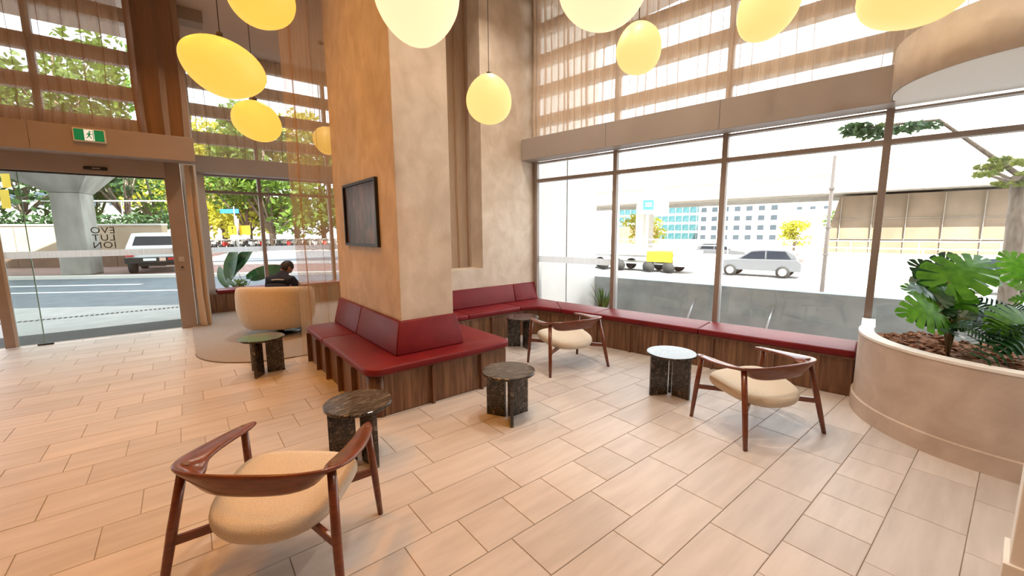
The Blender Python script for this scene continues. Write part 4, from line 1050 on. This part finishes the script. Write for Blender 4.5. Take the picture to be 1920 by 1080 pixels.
# row of parked motorbikes
def motorbike(t, p, m, lab):
    o = thing('motorbike', lab, 'motorbike', S(t, p, .02), 0, 'parked motorbikes beyond the niche window')
    B = lambda a, b, z: S(t+a, p+b, z)
    for b in (-.65, .65):
        MB().tube([B(-.06, b, .32), B(.06, b, .32)], .31, 14).build('wheel', M['tyre'], o)
    MB().hexa([B(-.13, -.45, .45), B(.13, -.45, .45), B(.13, .35, .45), B(-.13, .35, .45), B(-.16, -.35, .85), B(.16, -.35, .85), B(.12, .30, .80), B(-.12, .30, .80)]).build('body', m, o, bevel=.05)
    MB().hexa([B(-.13, .1, .80), B(.13, .1, .80), B(.10, .85, .88), B(-.10, .85, .88), B(-.13, .1, .90), B(.13, .1, .90), B(.08, .85, .96), B(-.08, .85, .96)]).build('saddle', M['black'], o)
    MB().tube([B(-.34, -.42, 1.05), B(0, -.50, 1.0), B(.34, -.42, 1.05)], .022, 6).build('handlebar', M['metal'], o)
    MB().tube([B(0, -.65, .32), B(0, -.48, 1.0)], .035, 6).build('fork', M['metal'], o)
bc = [('red', M['tail']), ('white', M['carwhite']), ('dark', M['black']), ('red', M['tail']), ('grey', M['cargrey']), ('dark', M['black']), ('white', M['carwhite'])]
for i in range(16):
    nm, m_ = bc[i % 7]; motorbike(-17.5+i*.78, 29.5+.25*(i % 3), m_, nm+' motorbike parked in the row before the low pale wall')
# trees
def tree(name, label, base, h, r, m, seed, size=.22, n=900, group=None, tr=.16, low=.35, cat='tree'):
    base = Vector(base); rng = random.Random(seed); cl = []; tk = [([base, base+Vector((rng.uniform(-.2, .2), rng.uniform(-.2, .2), h*.45)), base+Vector((rng.uniform(-.4, .4), rng.uniform(-.4, .4), h*.85))], tr, tr*.35)]
    for i in range(9):
        a = rng.uniform(0, 6.28); q = r*rng.uniform(.25, .75); z = h*rng.uniform(low+.08, .92)
        c = base+Vector((math.cos(a)*q, math.sin(a)*q, z)); k = r*rng.uniform(.38, .6)
        cl.append((c, (k, k, k*.8), n//9)); tk.append(([base+Vector((0, 0, h*low*.9)), (base+Vector((0, 0, h*low))+c)/2, c], tr*.4, tr*.12))
    return leafy(name, label, cat, base, cl, m, size, tk, group, seed, tr)
TG = 'street trees beyond the entrance side'
def gp(px, d): p = pt(px, 470, d); return (p.x, p.y, 0)
tree('street_tree', 'dark leafy tree beyond the wall beside the bridge pier', gp(60, 22), 8.5, 3.4, M['treeC'], 21, .24, 1500)
tree('street_tree', 'green rounded tree beyond the wall between pier and vehicle', gp(185, 26), 5.6, 1.9, M['treeA'], 22, .2, 1400)
tree('street_tree', 'thin branched tree behind the parked utility vehicle', gp(245, 24), 8, 2.6, M['treeC'], 23, .17, 700)
tree('street_tree', 'green tree behind the door jamb above the hedge', gp(300, 27), 6, 2.2, M['treeA'], 24, .2, 1000)
for i, (px, d, h, r_, m_, lab) in enumerate(((385, 42, 13, 4.5, M['treeB'], 'yellow green sunlit tree by the niche window frame'), (425, 48, 15, 5, M['treeB'], 'tall yellow green sunlit tree behind the street name sign'), (470, 40, 14, 4.2, M['treeA'], 'bright green tree at the niche window mullion'), (515, 38, 12, 4.5, M['treeA'], 'full green tree behind the curtain edge'), (560, 44, 14, 5, M['treeB'], 'yellow green tree seen through the sheer divider curtain'), (610, 47, 13, 5, M['treeA'], 'green tree seen through the sheer curtain near the column'), (340, 46, 14, 5, M['treeB'], 'yellow green tree hidden behind the door jamb'))):
    tree('park_tree', lab, gp(px, d), h, r_, m_, 40+i, .34, 2300, tr=.3, low=.12)
tree('street_tree', 'dark tree rising over the entrance beam', gp(120, 30), 14, 5, M['treeA'], 61, .3, 2000, tr=.25, low=.35)
tree('street_tree', 'leafy tree seen through the curtain above the door', gp(138, 23.5), 14, 4.6, M['treeA'], 62, .26, 1900, tr=.2, low=.5)
fb = thing('far_pale_building', 'pale low building behind the entrance trees', 'building', S(-45, 40, 0))
MB().box(-64, -29, 60, 70, 0, 12, S).build('wall', M['conc_lt'], fb)
for i in range(10):
    MB().box(-62+i*3.4, -60+i*3.4, 59.95, 60.05, 6, 8, S).build('window', M['bwin'], fb)

# ================================================================ OUTSIDE, SHOPFRONT SIDE
GZ = -1.3
rwl = MB().box(2.40, 2.62, .14, 1.95, GZ, 5.5, W).build('outside_return_wall', M['white']); tag(rwl, 'white panelled wall returning outside the first window bay', 'wall')
MB().box(2.39, 2.402, .9, .905, GZ, 5.5, W).build('panel_joint', M['gasket'], rwl)
lw = thing('low_outside_wall', 'low rough grey wall outside the shopfront window', 'wall', W(-1, 1.95, GZ))
MB().box(-8, 2.40, 1.95, 2.15, GZ, .665, W).build('wall_body', M['ash'], lw)
for s in (.45, -.72):
    MB().tube([W(s, 1.55, -.1), W(s-.06, 1.93, .42)], .018, 8).build('brace', M['metal'], lw)
st_ = MB().box(-8, 2.4, .14, 1.95, GZ, -.25, W).build('planting_strip', M['conc_lt']); struct(st_, 'planting strip made pale to bounce light between shopfront and low wall', 'ground')  # pale concrete instead of mulch, as a reflector for the soffit
fr_ = W(1.95, 1.5, -.25); fern = thing('small_fern', 'small bright green fern outside the window corner', 'plant', fr_)
rng = random.Random(12)
for k in range(34):
    a = R(k*67); q = rng.uniform(.12, .34); h = rng.uniform(.45, .78); d = Vector((math.cos(a), math.sin(a), 0)); n2 = Vector((-d.y, d.x, 0))
    P_ = [fr_+Vector((0, 0, .05))+d*q*u**1.6+Vector((0, 0, h*(1.25*u-.25*u*u))) for u in (0, .25, .5, .75, 1)]
    MB().loops([[p-n2*w_, p+Vector((0, 0, .002)), p+n2*w_, p-Vector((0, 0, .003))] for p, w_ in zip(P_, (.010, .016, .018, .013, .002))]).build('frond', M['treeA'], fern)
gd = MB().box(-120, 120, 2.15, 200, GZ-.3, GZ, W).build('motorway_ground', M['asphalt_l']); struct(gd, 'sunlit motorway surface beyond the low wall', 'road')
for i, o_ in enumerate((21.0, 27.5, 31.0)):
    struct(MB().box(-120, 120, o_, o_+.15, GZ, GZ+.006, W).build('lane_line', M['line']), ('near', 'middle', 'far')[i]+' white lane line on the motorway', 'road marking')
def barrier(o_, h, lab):
    t = thing('guard_rail', lab, 'barrier', W(0, o_, GZ))
    MB().box(-90, 90, o_, o_+.25, GZ, GZ+h*.5, W).build('concrete_base', M['conc_lt'], t)
    MB().tube([W(-90, o_+.1, GZ+h), W(90, o_+.1, GZ+h)], .05, 6).build('rail', M['metal'], t)
    for i in range(45): MB().tube([W(-88+i*4, o_+.1, GZ+.3), W(-88+i*4, o_+.1, GZ+h)], .05, 6).build('post', M['metal'], t)
barrier(33.5, 1.5, 'low concrete barrier with a rail beyond the motorway lanes')
barrier(38.0, 1.9, 'second concrete barrier with a rail in front of the viaduct')
# car
def car(s0, o0, length, m, lab, flip=1, name='car'):
    t = thing(name, lab, 'car', W(s0, o0, GZ))
    C = lambda a, b, z: W(s0+flip*a, o0+b, GZ+z)
    k = length/4.6
    def prof(pts, b0, b1, nm, mm, bev=.04):
        MB().add([C(a*k, b0, z) for a, z in pts]+[C(a*k, b1, z) for a, z in pts], [tuple(range(len(pts))), tuple(range(len(pts), 2*len(pts)))]+[(i, (i+1) % len(pts), len(pts)+(i+1) % len(pts), len(pts)+i) for i in range(len(pts))]).build(nm, mm, t, bevel=bev)
    prof([(-2.3, .42), (2.25, .40), (2.3, .72), (2.15, .98), (1.15, 1.08), (-2.1, 1.12), (-2.3, .9)], -.9, .9, 'body', m)
    prof([(-2.05, 1.10), (1.1, 1.07), (.35, 1.60), (-.1, 1.68), (-1.5, 1.66), (-1.95, 1.4)], -.78, .78, 'cabin', m)
    prof([(-.42, 1.14), (.86, 1.13), (.28, 1.54), (-.42, 1.60)], -.80, .80, 'front_window', M['carglass'], 0)
    prof([(-1.75, 1.16), (-.52, 1.14), (-.52, 1.60), (-1.45, 1.58)], -.80, .80, 'rear_window', M['carglass'], 0)
    for a in (-1.4, 1.42):
        for b in (-.82, .82):
            w_ = MB().tube([C(a*k, b-.12, .36), C(a*k, b+.12, .36)], .36, 20).build('wheel', M['tyre'], t)
            MB().tube([C(a*k, b-.135, .36), C(a*k, b+.135, .36)], .22, 14).build('rim', M['metal'], w_)
    prof([(-2.29, .80), (-2.2, .80), (-2.15, .98), (-2.27, .98)], -.85, .85, 'tail_light', M['tail'], 0)
car(3.7, 24.0, 4.6, M['cargrey'], 'grey sport utility car passing on the motorway', 1, 'motorway_car')
car(-5.4, 22.0, 4.5, M['carwhite'], 'pale car behind the monstera leaves on the motorway', 1, 'motorway_car')
car(9.0, 35.6, 4.4, M['cargrey'], 'dark car beyond the first barrier', -1, 'motorway_car')
# low trailer with a yellow box
tl_ = thing('flat_trailer', 'low flat trailer with a yellow box on the motorway', 'trailer', W(11, 22.5, GZ))
for z in (.55, .95, 1.3): MB().box(7.3, 15.7, 22.0, 24, z, z+.10, W if False else (lambda a, b, c: W(a, b, c+GZ))).build('deck_rail', M['metal'], tl_)
GWf = lambda a, b, c: W(a, b, c+GZ)
MB().box(8.4, 10.1, 21.85, 24.1, .75, 1.45, GWf).build('yellow_box', M['yellow'], tl_)
for a in (7.1,): MB().box(a, a+1.2, 21.9, 24.05, .5, 1.5, GWf).build('headboard', M['carwhite'], tl_)
for a in (8.6, 10.0, 12.2, 13.5, 14.9):
    for b in (22.0, 23.9): MB().tube([W(a, b-.12, GZ+.4), W(a, b+.12, GZ+.4)], .4, 16).build('wheel', M['tyre'], tl_)
# viaduct
vd = thing('viaduct', 'broad pale concrete viaduct crossing above the motorway', 'bridge', W(0, 42, GZ))
MB().box(-60, 34, 40, 52, 4.9, 6.3, W).build('deck', M['conc_lt'], vd)
MB().box(-60, 34, 39.2, 40, 6.2, 10.4, W).build('parapet', M['conc_lt'], vd)
for i in range(24): MB().box(-59+i*4, -58.92+i*4, 39.17, 39.2, 6.3, 10.3, W).build('panel_joint', M['conc'], vd)
MB().box(-60, 34, 39.15, 52, 4.6, 4.9, W).build('girder', M['conc'], vd)
for s in (20, 30): MB().box(s, s+1.0, 43, 46, GZ, 4.7, W).build('pier', M['conc_lt'], vd)
ab = thing('bridge_abutment', 'broad tan concrete abutment block under the viaduct', 'abutment', W(-3, 44, GZ))
MB().hexa([W(2.3, 41, GZ), W(-11.5, 41, GZ), W(-11.5, 47, GZ), W(2.3, 47, GZ), W(1.2, 41.3, 4.4), W(-11.5, 41.3, 4.4), W(-11.5, 47, 4.4), W(1.2, 47, 4.4)]).build('block', M['conc_dk'], ab)
for i in range(6): MB().box(1.0-i*2.1, 1.03-i*2.1, 40.97, 41.2, GZ, 4.3, W).build('joint', M['conc'], ab)
for i, z in enumerate((.7, 2.4)): MB().box(-11.4, 1.6, 40.98+i*.12, 41.3, z, z+.03, W).build('joint', M['conc'], ab)
# pole
c = pt(1541, 545, 15.5); tp = pt(1560, 298, 15.5)
po = thing('camera_pole', 'slim dark metal pole beside the motorway', 'pole', (c.x, c.y, GZ))
MB().tube([(c.x, c.y, GZ), (c.x, c.y, tp.z)], [.075, .055], 10).build('shaft', M['bronze'], po)
for z in (1.2, 2.6, 3.6): MB().tube([(c.x, c.y, tp.z-z), (c.x, c.y, tp.z-z+.08)], .10, 10).build('collar', M['bronze'], po)
# buildings
def building(lab, s0, s1, o0, o1, h, cols_, rows, m, mw_, z0=GZ, wh=.6, ww=.7, name='office_building'):
    t = thing(name, lab, 'building', W((s0+s1)/2, o0, GZ))
    MB().box(s0, s1, o0, o1, GZ, h, W).build('wall', m, t)
    cw = (s1-s0)/cols_; rhh = (h-z0)/rows; me = None
    for i in range(cols_):
        for j in range(rows):
            a = s0+cw*(i+.5); z = z0+rhh*(j+.55)
            if me is None:
                o = MB().box(-cw*ww/2, cw*ww/2, -.15, .1, -rhh*wh/2, rhh*wh/2, lambda x, y, zz: WD*x+WN*y+Vector((0, 0, zz))).build('window', mw_, t); me = o.data
            else:
                o = bpy.data.objects.new('window', me); col.objects.link(o); o.parent = t; o.matrix_parent_inverse = mw(t).inverted()
            o.location = W(a, o0, z)
    return t
building('teal glass office building under the viaduct', 29, 52, 95, 110, 7.2, 14, 4, M['conc_lt'], M['bglass'], -1, .72, .9)
building('pale office building with square windows beside the teal one', 13, 28, 88, 100, 6.6, 7, 4, M['conc_lt'], M['bwin'], -1, .5, .5)
building('faint pale tower block high behind the viaduct', -46, -26, 130, 150, 62, 7, 16, M['conc_lt'], M['bwin'], 8, .3, .6)
building('wide pale apartment block behind the viaduct', -16, 34, 140, 160, 34, 16, 10, M['conc_lt'], M['bwin'], 6, .3, .4)
sb_ = MB().box(35, 44, 80, 84, GZ, 2.4, W).build('red_shed', M['redbrick']); tag(sb_, 'small red roofed shed in front of the teal building', 'shed')
# blue logo sign on the parapet
lg = thing('blue_logo_sign', 'blue square logo sign beside small lettering on a pale wall', 'sign', W(20, 38, 3))
sc_ = pt(1216, 384, 36.0)
LF = lambda a, b, c: sc_+rh*a+Vector((0, 0, b))-fh*c
MB().box(-.47, .47, -.42, .42, -.05, .0, LF).build('blue_panel', M['blue'], lg)
MB().box(-.9, 1.8, -.8, .7, -.35, -.06, LF).build('backing_wall', M['conc_lt'], lg)
for y in (.28, 0, -.24): MB().box(.62, 1.05, y-.03, y+.03, -.06, -.03, LF).build('lettering_line', M['cargrey'], lg)
RM = Matrix((rh, Vector((0, 0, 1)), -fh)).transposed().to_4x4()
text('lettering', 'SEI', .50, M['line'], Matrix.Translation(sc_-fh*.02) @ RM, lg, .005)
MB().tube([LF(0, -.8, -.2), Vector((LF(0, 0, -.2).x, LF(0, 0, -.2).y, GZ))], .12, 8).build('post', M['metal'], lg)
# trees on this side
def gw_(px, d): p = pt(px, 450, d); return (p.x, p.y, GZ)
tree('motorway_tree', 'pale yellow tree at the foot of the teal building', gw_(1205, 60), 5.5, 2.8, M['treeB'], 71, .3, 900, low=.2)
tree('motorway_tree', 'small yellow green bush tree beside the pale office building', gw_(1490, 55), 4.4, 2.0, M['treeB'], 72, .25, 800, low=.15)
tree('motorway_tree', 'green slender tree left of the tan abutment', gw_(1575, 50), 6.0, 2.2, M['treeA'], 73, .25, 900, low=.2)
tree('motorway_tree', 'low yellow shrub mass beyond the abutment', gw_(1865, 45), 4.2, 3.0, M['treeB'], 74, .3, 1000, low=.15)
# tree near the window with a thick trunk and feathery crown
tb = pt(1898, 540, 9.0); tb.z = GZ
rng = random.Random(5); cl = []
for i in range(26):
    x = rng.uniform(1845, 2060); y = 322+rng.uniform(-26, 24)*(1 if x > 1870 else .6); rx = rng.uniform(.12, .24)
    cl.append((pt(x, y, 9.0+rng.uniform(-.5, .5)), (rx*1.3, rx*1.3, rx*.45), 110))
leafy('feathery_tree', 'feathery yellow green tree with a thick trunk outside beyond the planter', 'tree', tb, cl, M['treeF'], .05, [([tb, pt(1902, 450, 9.0), pt(1912, 330, 9.0)], .17, .13)]+[([pt(1911, 345, 9), c_[0]], .05, .015) for c_ in cl[::2]], seed=80)
c1 = pt(1625, 247, 10.5); cl = [(pt(1605, 243, 10.5), (.35, .35, .16), 130), (pt(1640, 248, 10.5), (.4, .4, .2), 160), (pt(1700, 240, 10.6), (.4, .4, .12), 120), (pt(1740, 236, 10.8), (.3, .3, .08), 70)]
ft = bpy.data.objects['feathery_tree']; mb = MB(); rng = random.Random(81)
for c, r, n in cl: leafcloud(mb, c, r, n, .10, rng)
mb.build('branch_foliage', M['treeC'], ft)
MB().tube([pt(1605, 243, 10.5), pt(1660, 235, 10.5), pt(1760, 225, 10.8), pt(1912, 330, 9.1)], [.02, .03, .04, .06], 8).build('branch', M['bark'], ft)
